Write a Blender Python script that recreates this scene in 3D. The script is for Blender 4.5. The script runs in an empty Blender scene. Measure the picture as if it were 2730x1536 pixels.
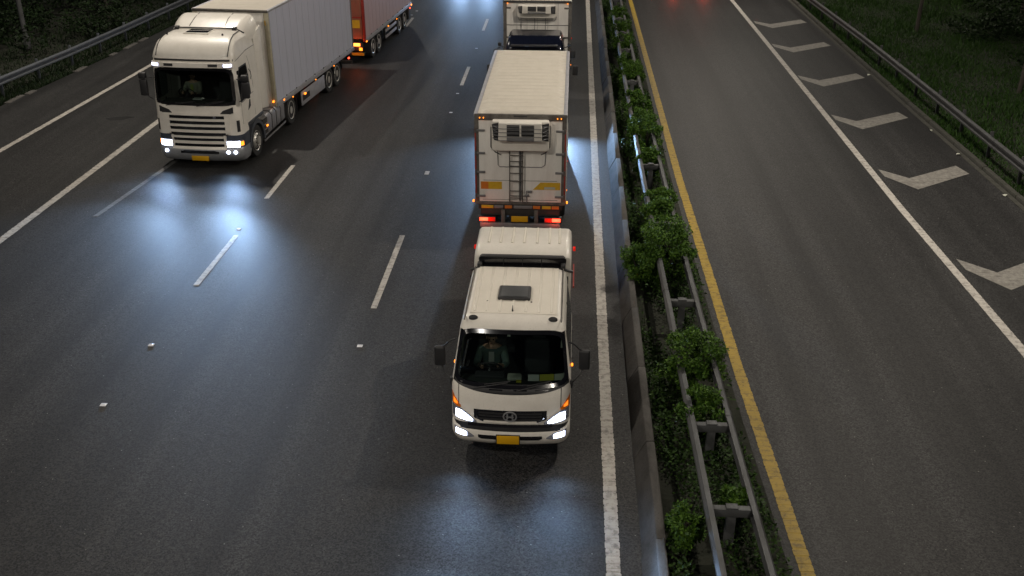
import bpy, bmesh, math, random
import numpy as np
from mathutils import Vector, Matrix
R = math.radians
random.seed(7); rng = np.random.default_rng(11)
S = bpy.context.scene
COL = S.collection

# ------------------------------------------------------------------ camera
cam = bpy.data.cameras.new('camera'); camo = bpy.data.objects.new('camera', cam); COL.objects.link(camo)
cam.sensor_width = 36.0; cam.lens = 35.65; cam.clip_start = 0.1; cam.clip_end = 2000
camo.location = (0, 0, 10); camo.rotation_euler = (R(90 - 25.83), 0, R(3.38))
S.camera = camo

# ------------------------------------------------------------------ night sky, moon-weak sun, exposure
W = bpy.data.worlds.new('World'); S.world = W; W.use_nodes = True
nt = W.node_tree; bg = nt.nodes['Background']
sky = nt.nodes.new('ShaderNodeTexSky'); sky.sky_type = 'NISHITA'; sky.sun_disc = False
sky.sun_elevation = R(48); sky.sun_rotation = R(200); sky.air_density = 1.0; sky.dust_density = 0.5
nt.links.new(sky.outputs[0], bg.inputs[0]); bg.inputs[1].default_value = 0.0022
sun = bpy.data.lights.new('moonlight', 'SUN'); sun.energy = 0.12; sun.angle = R(0.5); sun.color = (1.0, .95, .88)
suno = bpy.data.objects.new('moonlight', sun); COL.objects.link(suno)
suno.rotation_euler = (R(42), 0, R(-20))
S.view_settings.view_transform = 'Standard'; S.view_settings.look = 'None'
S.view_settings.exposure = 0.0; S.view_settings.gamma = 1.0; S.view_settings.use_curve_mapping = False
S.render.engine = 'CYCLES'
S.cycles.use_denoising = True; S.cycles.max_bounces = 8; S.cycles.transparent_max_bounces = 12
S.cycles.sample_clamp_indirect = 4.0; S.cycles.caustics_reflective = False; S.cycles.caustics_refractive = False
LAMP_W = 9200.0
LAMP_COL = (1.0, .91, .79)
HEAD_COL = (.40, .63, 1.0)

# ------------------------------------------------------------------ materials
MATS = {}
def base_mat(name):
    m = bpy.data.materials.new(name); m.use_nodes = True
    n = m.node_tree.nodes; b = n['Principled BSDF']; MATS[name] = m
    return m, m.node_tree, b
def mat(name, col, rough=.5, metal=0., spec=.5, dirt=0., dscale=3., dcol=(.06, .05, .04), bump=0., bscale=40., coat=0., stretch=(1, 1, 1)):
    if name in MATS: return MATS[name]
    m, t, b = base_mat(name)
    b.inputs['Base Color'].default_value = (*col, 1); b.inputs['Roughness'].default_value = rough
    b.inputs['Metallic'].default_value = metal; b.inputs['Specular IOR Level'].default_value = spec
    b.inputs['Coat Weight'].default_value = coat; b.inputs['Coat Roughness'].default_value = .08
    if dirt or bump:
        tc = t.nodes.new('ShaderNodeTexCoord'); mp = t.nodes.new('ShaderNodeMapping'); mp.inputs['Scale'].default_value = stretch
        t.links.new(tc.outputs['Object'], mp.inputs[0])
    if dirt:
        nz = t.nodes.new('ShaderNodeTexNoise'); nz.inputs['Scale'].default_value = dscale; nz.inputs['Detail'].default_value = 6; nz.inputs['Roughness'].default_value = .65
        t.links.new(mp.outputs[0], nz.inputs[0])
        cr = t.nodes.new('ShaderNodeValToRGB'); cr.color_ramp.elements[0].position = .42; cr.color_ramp.elements[1].position = .78
        t.links.new(nz.outputs[0], cr.inputs[0])
        mu = t.nodes.new('ShaderNodeMath'); mu.operation = 'MULTIPLY'; mu.inputs[1].default_value = dirt; t.links.new(cr.outputs[0], mu.inputs[0])
        sp = t.nodes.new('ShaderNodeTexNoise'); sp.inputs['Scale'].default_value = dscale * 14; sp.inputs['Detail'].default_value = 3; t.links.new(mp.outputs[0], sp.inputs[0])
        sr = t.nodes.new('ShaderNodeMapRange'); sr.inputs[1].default_value = .55; sr.inputs[2].default_value = .8; sr.inputs[3].default_value = 0; sr.inputs[4].default_value = dirt; t.links.new(sp.outputs[0], sr.inputs[0])
        m2 = t.nodes.new('ShaderNodeMath'); m2.operation = 'MAXIMUM'; t.links.new(mu.outputs[0], m2.inputs[0]); t.links.new(sr.outputs[0], m2.inputs[1]); mu = m2
        mx = t.nodes.new('ShaderNodeMix'); mx.data_type = 'RGBA'; mx.inputs[6].default_value = (*col, 1); mx.inputs[7].default_value = (*dcol, 1)
        t.links.new(mu.outputs[0], mx.inputs[0]); t.links.new(mx.outputs[2], b.inputs['Base Color'])
        mr = t.nodes.new('ShaderNodeMapRange'); mr.inputs[3].default_value = rough; mr.inputs[4].default_value = min(1, rough + .3 * dirt + .1)
        t.links.new(nz.outputs[0], mr.inputs[0]); t.links.new(mr.outputs[0], b.inputs['Roughness'])
    if bump:
        n2 = t.nodes.new('ShaderNodeTexNoise'); n2.inputs['Scale'].default_value = bscale; n2.inputs['Detail'].default_value = 4
        t.links.new(mp.outputs[0], n2.inputs[0])
        bp = t.nodes.new('ShaderNodeBump'); bp.inputs['Strength'].default_value = bump; bp.inputs['Distance'].default_value = .02
        t.links.new(n2.outputs[0], bp.inputs['Height']); t.links.new(bp.outputs[0], b.inputs['Normal'])
    return m
def emis(name, col, strength, basecol=None):
    if name in MATS: return MATS[name]
    m, t, b = base_mat(name)
    b.inputs['Base Color'].default_value = (*(basecol or col), 1); b.inputs['Roughness'].default_value = .15
    b.inputs['Emission Color'].default_value = (*col, 1); b.inputs['Emission Strength'].default_value = strength
    return m
def glass(name, tint, rough=.02):
    m = bpy.data.materials.new(name); m.use_nodes = True; t = m.node_tree; t.nodes.remove(t.nodes['Principled BSDF'])
    out = t.nodes['Material Output']; tr = t.nodes.new('ShaderNodeBsdfTransparent'); tr.inputs[0].default_value = (*tint, 1)
    gl = t.nodes.new('ShaderNodeBsdfGlossy'); gl.inputs['Roughness'].default_value = rough
    fr = t.nodes.new('ShaderNodeFresnel'); fr.inputs[0].default_value = 1.5
    mx = t.nodes.new('ShaderNodeMixShader'); t.links.new(fr.outputs[0], mx.inputs[0]); t.links.new(tr.outputs[0], mx.inputs[1]); t.links.new(gl.outputs[0], mx.inputs[2])
    t.links.new(mx.outputs[0], out.inputs[0]); MATS[name] = m
    return m

def asphalt():
    m, t, b = base_mat('asphalt'); N = t.nodes; L = t.links
    tc = N.new('ShaderNodeTexCoord')
    def noise(scale, detail, rough=.6, vec=None):
        n = N.new('ShaderNodeTexNoise'); n.inputs['Scale'].default_value = scale; n.inputs['Detail'].default_value = detail; n.inputs['Roughness'].default_value = rough
        L.new(vec or tc.outputs['Object'], n.inputs[0]); return n
    def ramp(src, p0, p1, c0, c1):
        r = N.new('ShaderNodeValToRGB'); e = r.color_ramp.elements; e[0].position = p0; e[1].position = p1
        e[0].color = (*c0, 1); e[1].color = (*c1, 1); L.new(src, r.inputs[0]); return r
    def mix(mode, fac, a, bb):
        x = N.new('ShaderNodeMix'); x.data_type = 'RGBA'; x.blend_type = mode; x.clamp_result = False
        if isinstance(fac, float): x.inputs[0].default_value = fac
        else: L.new(fac, x.inputs[0])
        L.new(a, x.inputs[6]); L.new(bb, x.inputs[7]); return x.outputs[2]
    vo = N.new('ShaderNodeTexVoronoi'); vo.inputs['Scale'].default_value = 46; L.new(tc.outputs['Object'], vo.inputs['Vector'])
    sep = N.new('ShaderNodeSeparateColor'); L.new(vo.outputs['Color'], sep.inputs[0])
    grain = ramp(sep.outputs[0], .0, 1., (.003, .0030, .0030), (.041, .0406, .0402))
    fine = noise(17, 6, .85); fr = ramp(fine.outputs[0], .3, .72, (.45, .45, .45), (1.5, 1.5, 1.5))
    c = mix('MULTIPLY', 1., grain.outputs[0], fr.outputs[0])
    mp = N.new('ShaderNodeMapping'); mp.inputs['Scale'].default_value = (1.35, .035, 1); L.new(tc.outputs['Object'], mp.inputs[0])
    band = noise(1.0, 3, .5, mp.outputs[0]); br = ramp(band.outputs[0], .3, .7, (.52, .52, .52), (1.42, 1.42, 1.42))
    c = mix('MULTIPLY', 1., c, br.outputs[0])
    pat = noise(.35, 5, .6); pr = ramp(pat.outputs[0], .3, .7, (.88, .88, .88), (1.12, 1.11, 1.10))
    c = mix('MULTIPLY', 1., c, pr.outputs[0])
    # rare bright chips of stone
    v2 = N.new('ShaderNodeTexVoronoi'); v2.inputs['Scale'].default_value = 20; L.new(tc.outputs['Object'], v2.inputs['Vector'])
    s2 = N.new('ShaderNodeSeparateColor'); L.new(v2.outputs['Color'], s2.inputs[0])
    g1 = N.new('ShaderNodeMath'); g1.operation = 'GREATER_THAN'; g1.inputs[1].default_value = .988; L.new(s2.outputs[1], g1.inputs[0])
    g2 = N.new('ShaderNodeMath'); g2.operation = 'LESS_THAN'; g2.inputs[1].default_value = .22; L.new(v2.outputs['Distance'], g2.inputs[0])
    g3 = N.new('ShaderNodeMath'); g3.operation = 'MULTIPLY'; L.new(g1.outputs[0], g3.inputs[0]); L.new(g2.outputs[0], g3.inputs[1])
    rgb = N.new('ShaderNodeRGB'); rgb.outputs[0].default_value = (.16, .155, .145, 1)
    c = mix('MIX', g3.outputs[0], c, rgb.outputs[0])
    L.new(c, b.inputs['Base Color'])
    rr = ramp(fine.outputs[0], .3, .7, (.50, .50, .50), (.70, .70, .70)); L.new(rr.outputs[0], b.inputs['Roughness'])
    b.inputs['Specular IOR Level'].default_value = .29
    ad = N.new('ShaderNodeMath'); ad.operation = 'ADD'; L.new(fine.outputs[0], ad.inputs[0]); L.new(sep.outputs[0], ad.inputs[1])
    bp = N.new('ShaderNodeBump'); bp.inputs['Strength'].default_value = .16; bp.inputs['Distance'].default_value = .008
    L.new(ad.outputs[0], bp.inputs['Height']); L.new(bp.outputs[0], b.inputs['Normal'])
    return m
def marking(name, col, wear):
    m, t, b = base_mat(name); N = t.nodes; L = t.links
    tc = N.new('ShaderNodeTexCoord')
    n = N.new('ShaderNodeTexNoise'); n.inputs['Scale'].default_value = 7; n.inputs['Detail'].default_value = 8; n.inputs['Roughness'].default_value = .75; L.new(tc.outputs['Object'], n.inputs[0])
    r = N.new('ShaderNodeValToRGB'); e = r.color_ramp.elements; e[0].position = .36; e[1].position = .36 + wear
    e[0].color = (*[k * .42 for k in col], 1); e[1].color = (*col, 1); L.new(n.outputs[0], r.inputs[0])
    mp = N.new('ShaderNodeMapping'); mp.inputs['Scale'].default_value = (.6, 9, 1); L.new(tc.outputs['Object'], mp.inputs[0])
    n2 = N.new('ShaderNodeTexNoise'); n2.inputs['Scale'].default_value = 1.6; n2.inputs['Detail'].default_value = 4; L.new(mp.outputs[0], n2.inputs[0])
    r2 = N.new('ShaderNodeValToRGB'); e = r2.color_ramp.elements; e[0].position = .33; e[1].position = .47; e[0].color = (.72, .71, .69, 1); e[1].color = (1, 1, 1, 1); L.new(n2.outputs[0], r2.inputs[0])
    x = N.new('ShaderNodeMix'); x.data_type = 'RGBA'; x.blend_type = 'MULTIPLY'; x.inputs[0].default_value = 1; L.new(r.outputs[0], x.inputs[6]); L.new(r2.outputs[0], x.inputs[7])
    L.new(x.outputs[2], b.inputs['Base Color']); b.inputs['Roughness'].default_value = .6
    bp = N.new('ShaderNodeBump'); bp.inputs['Strength'].default_value = .5; bp.inputs['Distance'].default_value = .01; L.new(n.outputs[0], bp.inputs['Height']); L.new(bp.outputs[0], b.inputs['Normal'])
    return m
def leafmat(name, c0, c1):
    m, t, b = base_mat(name); N = t.nodes; L = t.links
    g = N.new('ShaderNodeNewGeometry'); r = N.new('ShaderNodeValToRGB'); e = r.color_ramp.elements; e[0].color = (*c0, 1); e[1].color = (*c1, 1)
    L.new(g.outputs['Random Per Island'], r.inputs[0]); L.new(r.outputs[0], b.inputs['Base Color'])
    b.inputs['Roughness'].default_value = .6; b.inputs['Specular IOR Level'].default_value = .18
    return m

ASPH = asphalt()
WHITE_LINE = marking('white line paint', (.42, .395, .355), .16)
YELLOW_LINE = marking('yellow line paint', (.36, .235, .012), .16)
FADED_LINE = marking('faded line paint', (.13, .13, .125), .3)
CHEV = marking('worn white paint', (.29, .275, .245), .34)
SOIL = mat('soil', (.014, .015, .008), .95, dirt=.9, dscale=2.5, dcol=(.006, .011, .004), bump=.8, bscale=14)
CONC = mat('kerb concrete', (.075, .070, .064), .8, dirt=.85, dscale=4, dcol=(.02, .019, .016), bump=.5, bscale=30, stretch=(1, .5, 1))
CONC2 = mat('mossy concrete', (.045, .043, .036), .9, dirt=.9, dscale=5, dcol=(.014, .017, .008), bump=.6, bscale=25)
GALV = mat('galvanised steel', (.095, .105, .12), .5, .4, dirt=.6, dscale=5, dcol=(.045, .045, .045), bump=.1)
GALV2 = mat('weathered steel', (.088, .091, .094), .5, .35, dirt=.7, dscale=6, dcol=(.035, .032, .027), bump=.15, stretch=(1, .3, 1))
LEAF1 = leafmat('bush leaf', (.014, .046, .006), (.085, .165, .018))
LEAF2 = leafmat('verge leaf', (.004, .010, .003), (.012, .026, .006))
LEAF3 = leafmat('weed leaf', (.008, .022, .004), (.034, .072, .011))
GRASSM = leafmat('grass blade', (.010, .030, .004), (.028, .066, .009))
BARK = mat('bark', (.035, .03, .024), .9, dirt=.6, dscale=9, bump=.8, bscale=30)
PALE = mat('pale bark', (.30, .29, .26), .8, dirt=.6, dscale=7, bump=.4)
WPAINT = mat('white truck paint', (.78, .74, .67), .28, dirt=.34, dscale=2.6, dcol=(.42, .38, .32), coat=.35)
WROOF = mat('white roof paint', (.76, .71, .62), .30, dirt=.3, dscale=3, dcol=(.5, .46, .38), coat=.2)
WPANEL = mat('white box panel', (.80, .77, .72), .42, dirt=.42, dscale=2.5, dcol=(.48, .44, .39), stretch=(2.5, 2.5, .5))
SILVER = mat('silver trailer panel', (.585, .60, .70), .26, .15, dirt=.35, dscale=3, dcol=(.40, .39, .40), stretch=(3, 3, .35))
REDSIL = mat('rosy silver panel', (.55, .42, .42), .30, .15, dirt=.5, dscale=3, dcol=(.42, .25, .25), stretch=(3, 3, .35))
REDP = mat('red paint', (.32, .03, .02), .4, dirt=.5, dscale=4, dcol=(.12, .02, .015))
ORANGEP = mat('orange paint', (.32, .13, .08), .5, dirt=.5, dscale=4, dcol=(.17, .08, .05))
GREYP = mat('grey trim paint', (.20, .20, .205), .4, .2, dirt=.5, dscale=5, dcol=(.09, .085, .08))
FRAMEG = mat('grimy frame metal', (.16, .15, .135), .55, .4, dirt=.8, dscale=6, dcol=(.05, .04, .035))
BLACK = mat('black plastic', (.016, .016, .018), .42, dirt=.4, dscale=8, dcol=(.04, .038, .035))
GLOSSB = mat('gloss black', (.008, .008, .010), .12, coat=.5)
DARKIN = mat('dark interior', (.020, .021, .023), .8)
DASH = mat('dashboard grey', (.016, .020, .019), .8, dirt=.4, dscale=9)
CHASSIS = mat('chassis black', (.020, .019, .018), .7, dirt=.7, dscale=6, dcol=(.05, .042, .034))
RUBBER = mat('tyre rubber', (.018, .018, .018), .8, dirt=.6, dscale=12, dcol=(.045, .04, .035))
RIM = mat('steel rim', (.62, .60, .56), .32, .6, dirt=.4, dscale=9, dcol=(.25, .21, .17))
CREAM = mat('yellowed post', (.46, .42, .31), .5, dirt=.6, dscale=4, dcol=(.22, .19, .13))
ALU = mat('trailer aluminium', (.42, .42, .45), .4, .4, dirt=.5, dscale=5, dcol=(.2, .19, .19))
BOXROOF = mat('box roof skin', (.60, .555, .48), .24, dirt=.4, dscale=3, dcol=(.42, .38, .31))
CHROME = mat('chrome', (.6, .6, .62), .15, 1.)
LAMPGLASS = mat('lamp housing', (.35, .36, .40), .12, .5, coat=1.)
TANK = mat('tank metal', (.30, .30, .315), .3, .5, dirt=.5, dscale=6, dcol=(.11, .105, .10))
PLATE = mat('yellow plate', (.62, .33, .004), .5)
YELL = mat('yellow reflector', (.62, .38, .02), .4, dirt=.4, dscale=10, dcol=(.3, .15, .02))
ORNG = mat('orange reflector', (.62, .17, .02), .4, dirt=.3, dscale=10)
AMBERL = mat('amber lens', (.70, .17, .01), .15, coat=.6)
BLUEP = mat('dark blue paint', (.005, .007, .016), .2, coat=.5)
SEAL = mat('seam sealant', (.10, .095, .085), .7)
PAPERW = mat('white card', (.55, .56, .52), .7); PAPERY = mat('yellow card', (.45, .42, .03), .7)
STICK = mat('pale sticker', (.42, .43, .36), .6)
WSG = glass('windscreen glass', (.52, .60, .58)); SDG = glass('side glass', (.22, .26, .27))
HEADE = emis('headlamp light', (.72, .80, 1.), 9.0); MARKW = emis('marker white light', (.62, .66, 1.), 5.)
AMBE = emis('amber marker light', (1., .27, .02), 2.6); AMBD = emis('amber signal glow', (1., .25, .02), 1.1)
TAILE = emis('tail light', (1., .07, .03), 4.5); TAILD = emis('dim tail lens', (.8, .02, .01), .35)
TAILO = emis('brake light', (1., .24, .03), 6.)
LENS = emis('street lamp lens', (1., .9, .76), 25.)
STUDM = emis('glowing stud', (.9, .9, 1.), .05, (.6, .6, .62))  # faint emission stands in for the light the studs throw back

# ------------------------------------------------------------------ mesh helpers
def finish(me, mat_, angle):
    if mat_: me.materials.append(mat_)
    if angle is not None:
        me.polygons.foreach_set('use_smooth', [True] * len(me.polygons)); me.set_sharp_from_angle(angle=R(angle))
def link(name, data, parent=None, loc=None, rz=None):
    o = bpy.data.objects.new(name, data); COL.objects.link(o)
    if parent: o.parent = parent
    if loc is not None: o.location = loc
    if rz is not None: o.rotation_euler[2] = rz
    return o
class MB:
    def __init__(s): s.v = []; s.f = []
    def add(s, v, f):
        n = len(s.v); s.v += [tuple(map(float, p)) for p in v]; s.f += [[i + n for i in q] for q in f]; return s
    def box(s, x0, x1, y0, y1, z0, z1):
        return s.add([(x0, y0, z0), (x1, y0, z0), (x1, y1, z0), (x0, y1, z0), (x0, y0, z1), (x1, y0, z1), (x1, y1, z1), (x0, y1, z1)],
                     [(0, 3, 2, 1), (4, 5, 6, 7), (0, 1, 5, 4), (1, 2, 6, 5), (2, 3, 7, 6), (3, 0, 4, 7)])
    def cyl(s, p0, p1, r0, r1=None, n=12):
        r1 = r0 if r1 is None else r1; p0 = Vector(p0); p1 = Vector(p1); d = (p1 - p0).normalized(); a = d.orthogonal().normalized(); b = d.cross(a)
        v = []
        for p, r in ((p0, r0), (p1, r1)):
            v += [p + (a * math.cos(2 * math.pi * i / n) + b * math.sin(2 * math.pi * i / n)) * r for i in range(n)]
        return s.add(v, [(i, (i + 1) % n, n + (i + 1) % n, n + i) for i in range(n)] + [tuple(range(n))[::-1], tuple(range(n, 2 * n))])
    def tube(s, pts, r, n=8):
        pts = [Vector(p) for p in pts]; rs = r if isinstance(r, (list, tuple)) else [r] * len(pts); rings = []
        a = None
        for i, p in enumerate(pts):
            d = (pts[min(i + 1, len(pts) - 1)] - pts[max(i - 1, 0)]).normalized()
            a = d.orthogonal().normalized() if a is None else (a - d * a.dot(d)).normalized()
            b = d.cross(a); rings.append([p + (a * math.cos(2 * math.pi * k / n) + b * math.sin(2 * math.pi * k / n)) * rs[i] for k in range(n)])
        return s.rings(rings)
    def rings(s, rings, caps=True):
        n = len(rings[0]); v = [p for r in rings for p in r]; f = []
        for i in range(len(rings) - 1):
            for k in range(n): f.append((i * n + k, i * n + (k + 1) % n, (i + 1) * n + (k + 1) % n, (i + 1) * n + k))
        if caps: f += [tuple(range(n))[::-1], tuple(range((len(rings) - 1) * n, len(rings) * n))]
        return s.add(v, f)
    def prism(s, prof, axis, a, b):
        def P(u, w, t): return {'x': (t, u, w), 'y': (u, t, w), 'z': (u, w, t)}[axis]
        return s.rings([[P(u, w, t) for u, w in prof] for t in (a, b)])
    def lathe(s, prof, c, n=24, axis='x'):
        rings = []
        for r, h in prof:
            ring = []
            for k in range(n):
                q = 2 * math.pi * k / n; u, w = r * math.cos(q), r * math.sin(q)
                ring.append((c[0] + h, c[1] + u, c[2] + w) if axis == 'x' else (c[0] + u, c[1] + w, c[2] + h) if axis == 'z' else (c[0] + u, c[1] + h, c[2] + w))
            rings.append(ring)
        return s.rings(rings)
    def build(s, name, m, parent=None, loc=None, rz=None, angle=35, bevel=0., seg=2, recalc=True):
        me = bpy.data.meshes.new(name); me.from_pydata(s.v, [], s.f)
        if recalc:
            bm = bmesh.new(); bm.from_mesh(me); bmesh.ops.recalc_face_normals(bm, faces=bm.faces)
            if bevel:
                ed = [e for e in bm.edges if len(e.link_faces) == 2 and e.calc_face_angle(0) > R(40)]
                bmesh.ops.bevel(bm, geom=ed, offset=bevel, segments=seg, profile=.5, affect='EDGES', clamp_overlap=True)
            bm.to_mesh(me); bm.free()
        finish(me, m, angle)
        return link(name, me, parent, loc, rz)
def box(name, m, parent, x0, x1, y0, y1, z0, z1, bevel=0., seg=2): return MB().box(x0, x1, y0, y1, z0, z1).build(name, m, parent, bevel=bevel, seg=seg)
def thing(name, label, cat, loc=(0, 0, 0), rz=0., group=None):
    o = bpy.data.objects.new(name, None); COL.objects.link(o); o.location = loc; o.rotation_euler[2] = rz; o.empty_display_size = .2
    tag(o, label, cat, group); return o
def tag(o, label, cat=None, group=None, kind=None):
    o['label'] = label
    if cat: o['category'] = cat
    if group: o['group'] = group
    if kind: o['kind'] = kind
    return o
def cp(o, name, parent, loc=None, rz=None):
    c = o.copy(); c.name = name; COL.objects.link(c); c.parent = parent
    if loc is not None: c.location = loc
    if rz is not None: c.rotation_euler[2] = rz
    return c
def interp(tab, t): return float(np.interp(t, [a for a, _ in tab], [b for _, b in tab]))

# ------------------------------------------------------------------ ground, road, markings
def lineX(pts, y):
    return float(np.interp(y, [p[1] for p in pts], [p[0] for p in pts]))
def ext(pts, y0=-6, y1=200):
    p = sorted(pts, key=lambda q: q[1]); a, b = p[0], p[1]; c, d = p[-2], p[-1]
    s0 = (p[-1][0] - p[0][0]) / (p[-1][1] - p[0][1])
    return [(a[0] + (y0 - a[1]) * s0, y0)] + p + [(d[0] + (y1 - d[1]) * s0, y1)]
EDGE_A = ext([(.785, 11.3), (.78, 57)]); KERB = ext([(1.20, 11.3), (1.16, 57)])
YEL = ext([(3.56, 11.46), (3.38, 17.3), (3.21, 28.1), (3.11, 57.2)]); RWH = ext([(9.19, 18.3), (8.98, 26.1), (8.80, 45), (8.66, 57.5)])
RED_ = ext([(12.2, 26.1), (11.97, 35.8), (11.84, 44), (11.7, 57.7)]); RRAIL = ext([(12.76, 27.7), (12.68, 36.1), (12.55, 44), (12.2, 54)])
LED = ext([(-14.17, 22.7), (-14.1, 32.1)]); LOUT = ext([(-17.85, 29.5), (-17.44, 40.35)])
LRAIL = ext([(-21.0, 35.6), (-20.5, 40.9), (-20.15, 46.5), (-19.9, 52.1)]); LRE = [(x + .62, y) for x, y in LRAIL]
MRL = ext([(2.10, 10.5), (2.04, 17), (1.96, 24), (1.88, 37), (1.84, 52.8)]); MRR = ext([(2.90, 10.6), (2.78, 16), (2.66, 24), (2.53, 35), (2.46, 52.8)])

def strip(name, fl, fr, z, m, y0, y1, n, parent=None, kind=None):
    ys = np.linspace(y0, y1, n + 1); b = MB()
    v = []; f = []
    for y in ys: v += [(fl(y), y, z), (fr(y), y, z)]
    for i in range(n): f.append((2 * i, 2 * i + 1, 2 * i + 3, 2 * i + 2))
    b.add(v, f); o = b.build(name, m, parent, angle=None, recalc=False)
    if kind: o['kind'] = kind
    return o
g = MB(); gx = np.linspace(-420, 420, 43); gy = np.linspace(-120, 700, 43)
gv = []; gf = []
for j, y in enumerate(gy):
    for i, x in enumerate(gx): gv.append((x, y, -.05))
for j in range(42):
    for i in range(42): a = j * 43 + i; gf.append((a, a + 1, a + 44, a + 43))
ground = g.add(gv, gf).build('ground', SOIL, angle=None, recalc=False); ground['kind'] = 'structure'; ground['label'] = 'dark soil ground beside the roads'
roadL = strip('left_carriageway', lambda y: lineX(LRE, y), lambda y: lineX(KERB, y) + .05, 0., ASPH, -6, 200, 60, kind='structure'); roadL['label'] = 'dark asphalt carriageway with trucks, left of the median'
roadR = strip('right_carriageway', lambda y: lineX(YEL, y) - .32, lambda y: lineX(RED_, y), 0., ASPH, -6, 200, 60, kind='structure'); roadR['label'] = 'empty dark asphalt carriageway right of the median'
med = strip('median_strip', lambda y: lineX(KERB, y) + .30, lambda y: lineX(YEL, y) - .25, .05, SOIL, -6, 120, 40, kind='structure'); med['label'] = 'planted soil strip between the carriageways'

def ribbed(name, fx, w, y0, y1, m, parent, z=.005, step=.17, amp=.012):
    """a painted line laid in raised bars, so its edges are scalloped"""
    n = max(2, int((y1 - y0) / step)); v = []; f = []
    rs = random.Random(int(y0 * 31 + w * 1000))
    for i in range(n):
        a = y0 + (y1 - y0) * i / n; b = y0 + (y1 - y0) * (i + 1) / n; c = a + (b - a) * .80
        wj = w / 2 + rs.uniform(-amp, amp) * .5; k = len(v)
        for y, ww, zz in ((a, w / 2 - amp, z - .002), (a + .02, wj, z + .003), (c, wj, z + .003), (b, w / 2 - amp, z - .002)):
            v += [(fx(y) - ww, y, zz), (fx(y) + ww, y, zz)]
        for q in range(3): f.append((k + 2 * q, k + 2 * q + 1, k + 2 * q + 3, k + 2 * q + 2))
    return MB().add(v, f).build(name, m, parent, angle=None, recalc=False)
ribbed('edge_line', lambda y: lineX(EDGE_A, y), .215, -6, 90, WHITE_LINE, roadL)
ribbed('edge_line', lambda y: lineX(LED, y), .22, -6, 90, WHITE_LINE, roadL)
ribbed('edge_line', lambda y: lineX(LOUT, y), .20, -6, 90, WHITE_LINE, roadL)
ribbed('yellow_edge_line', lambda y: lineX(YEL, y), .215, -6, 90, YELLOW_LINE, roadR)
ribbed('edge_line', lambda y: lineX(RWH, y), .205, -6, 90, WHITE_LINE, roadR, amp=.006)
for y0, y1 in ((19.43, 23.52), (28.12, 28.42), (38.4, 41.4), (48.6, 51.4)): ribbed('lane_dash', lambda y: -4.16 - (y - 20) * .003, .135, y0, y1, WHITE_LINE, roadL, amp=.004)
for y0, y1 in ((20.33, 23.27), (25.88, 28.71), (49.3, 51.5)): ribbed('lane_dash', lambda y: -8.36 + (y - 24) * .012, .135, y0, y1, WHITE_LINE, roadL, amp=.004)
ribbed('faded_lane_dash', lambda y: -12.49 + (y - 24.3) * .108, .14, 24.3, 29.4, FADED_LINE, roadL, amp=.003)
# cat's-eye studs
st = MB().prism([(-.055, 0), (.055, 0), (.035, .009), (-.035, .009)], 'x', -.055, .055)
stud0 = None
for x, y in ((-4.2, 34.66), (-4.13, 17.75), (-8.44, 23.69), (-8.36, 17.54), (-8.38, 15.29), (-4.24, 37.2), (-4.22, 44.8), (-8.1, 53.3), (-8.2, 52.2)):
    if stud0 is None: stud0 = st.build('road_stud', STUDM, roadL, bevel=.002); stud0.location = (x, y, .004)
    else: cp(stud0, 'road_stud', roadL, (x, y, .004))
# chevrons
for i, (p, q) in enumerate((((9.64, 50.94), 0), ((9.66, 45.77), 0), ((9.71, 39.98), 0), ((9.80, 34.42), 0), ((9.91, 28.63), 0), ((10.05, 22.11), 0), ((10.2, 16.2), 0))):
    ax, ay = p
    pts = [(-.70, .74), (-.68, .12), (-.03, -.94), (1.88, .50), (1.72, 1.22), (0, 0)]
    n = 10; v = []; f = []
    MB().add([(ax + a, ay + b, .0055) for a, b in pts], [(0, 1, 2, 5), (5, 2, 3, 4)]).build('chevron_marking', CHEV, roadR, angle=None, recalc=False)
# a skid patch
mat('tar', (.017, .017, .017), .85, spec=.2)
MB().add([(-15.55 + .42 * math.cos(a) * (1 + .25 * math.sin(3 * a)), 33.25 + .22 * math.sin(a) + .3 * math.cos(a) * .4, .004) for a in np.linspace(0, 2 * math.pi, 18, endpoint=False)], [tuple(range(18))]).build('tar_patch', MATS['tar'], roadL, angle=None, recalc=False)
# right drainage channel and low kerb
for (o0, o1, z, m, nm, h) in ((.0, .22, .012, CONC2, 'channel_edge', .05),):
    strip(nm, lambda y: lineX(RED_, y) + .0, lambda y: lineX(RED_, y) + .16, .006, CONC2, 2, 110, 40, roadR)
chn = thing('drainage_kerb', 'low mossy concrete kerb below the right guard rail', 'kerb'); chn['kind'] = 'structure'
y = 8.
while y < 62:
    ln = 2.4; a, c = y + .02, y + ln - .02; xa, xc = lineX(RED_, a) + .20, lineX(RED_, c) + .20; j = random.uniform(-.012, .012)
    MB().rings([[(xx + dx, yy, zz + j) for dx, zz in ((0, -.05), (.02, .075), (.16, .085), (.18, -.05))] for xx, yy in ((xa, a), (xc, c))]).build('kerb_block', CONC2, chn, bevel=.012)
    y += ln
# broken concrete edging on the left road edge
edl = thing('edging_stones', 'broken pale concrete edging along the left road edge', 'kerb'); edl['kind'] = 'structure'
for y, ln, j in ((34.9, 1.1, .0), (36.1, .6, .05), (39.6, .9, -.02), (42.5, .5, 0), (43.8, 1.2, .02), (45.3, .8, -.02), (49.4, 1., .02)):
    x = lineX(LRE, y) + j
    MB().rings([[(x + dx + d2, yy, zz) for dx, zz in ((-.14, -.04), (-.13, .025), (.10, .03), (.12, -.04))] for yy, d2 in ((y, 0), (y + ln, .015))]).build('edging_stone', CONC, edl, bevel=.02)

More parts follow.
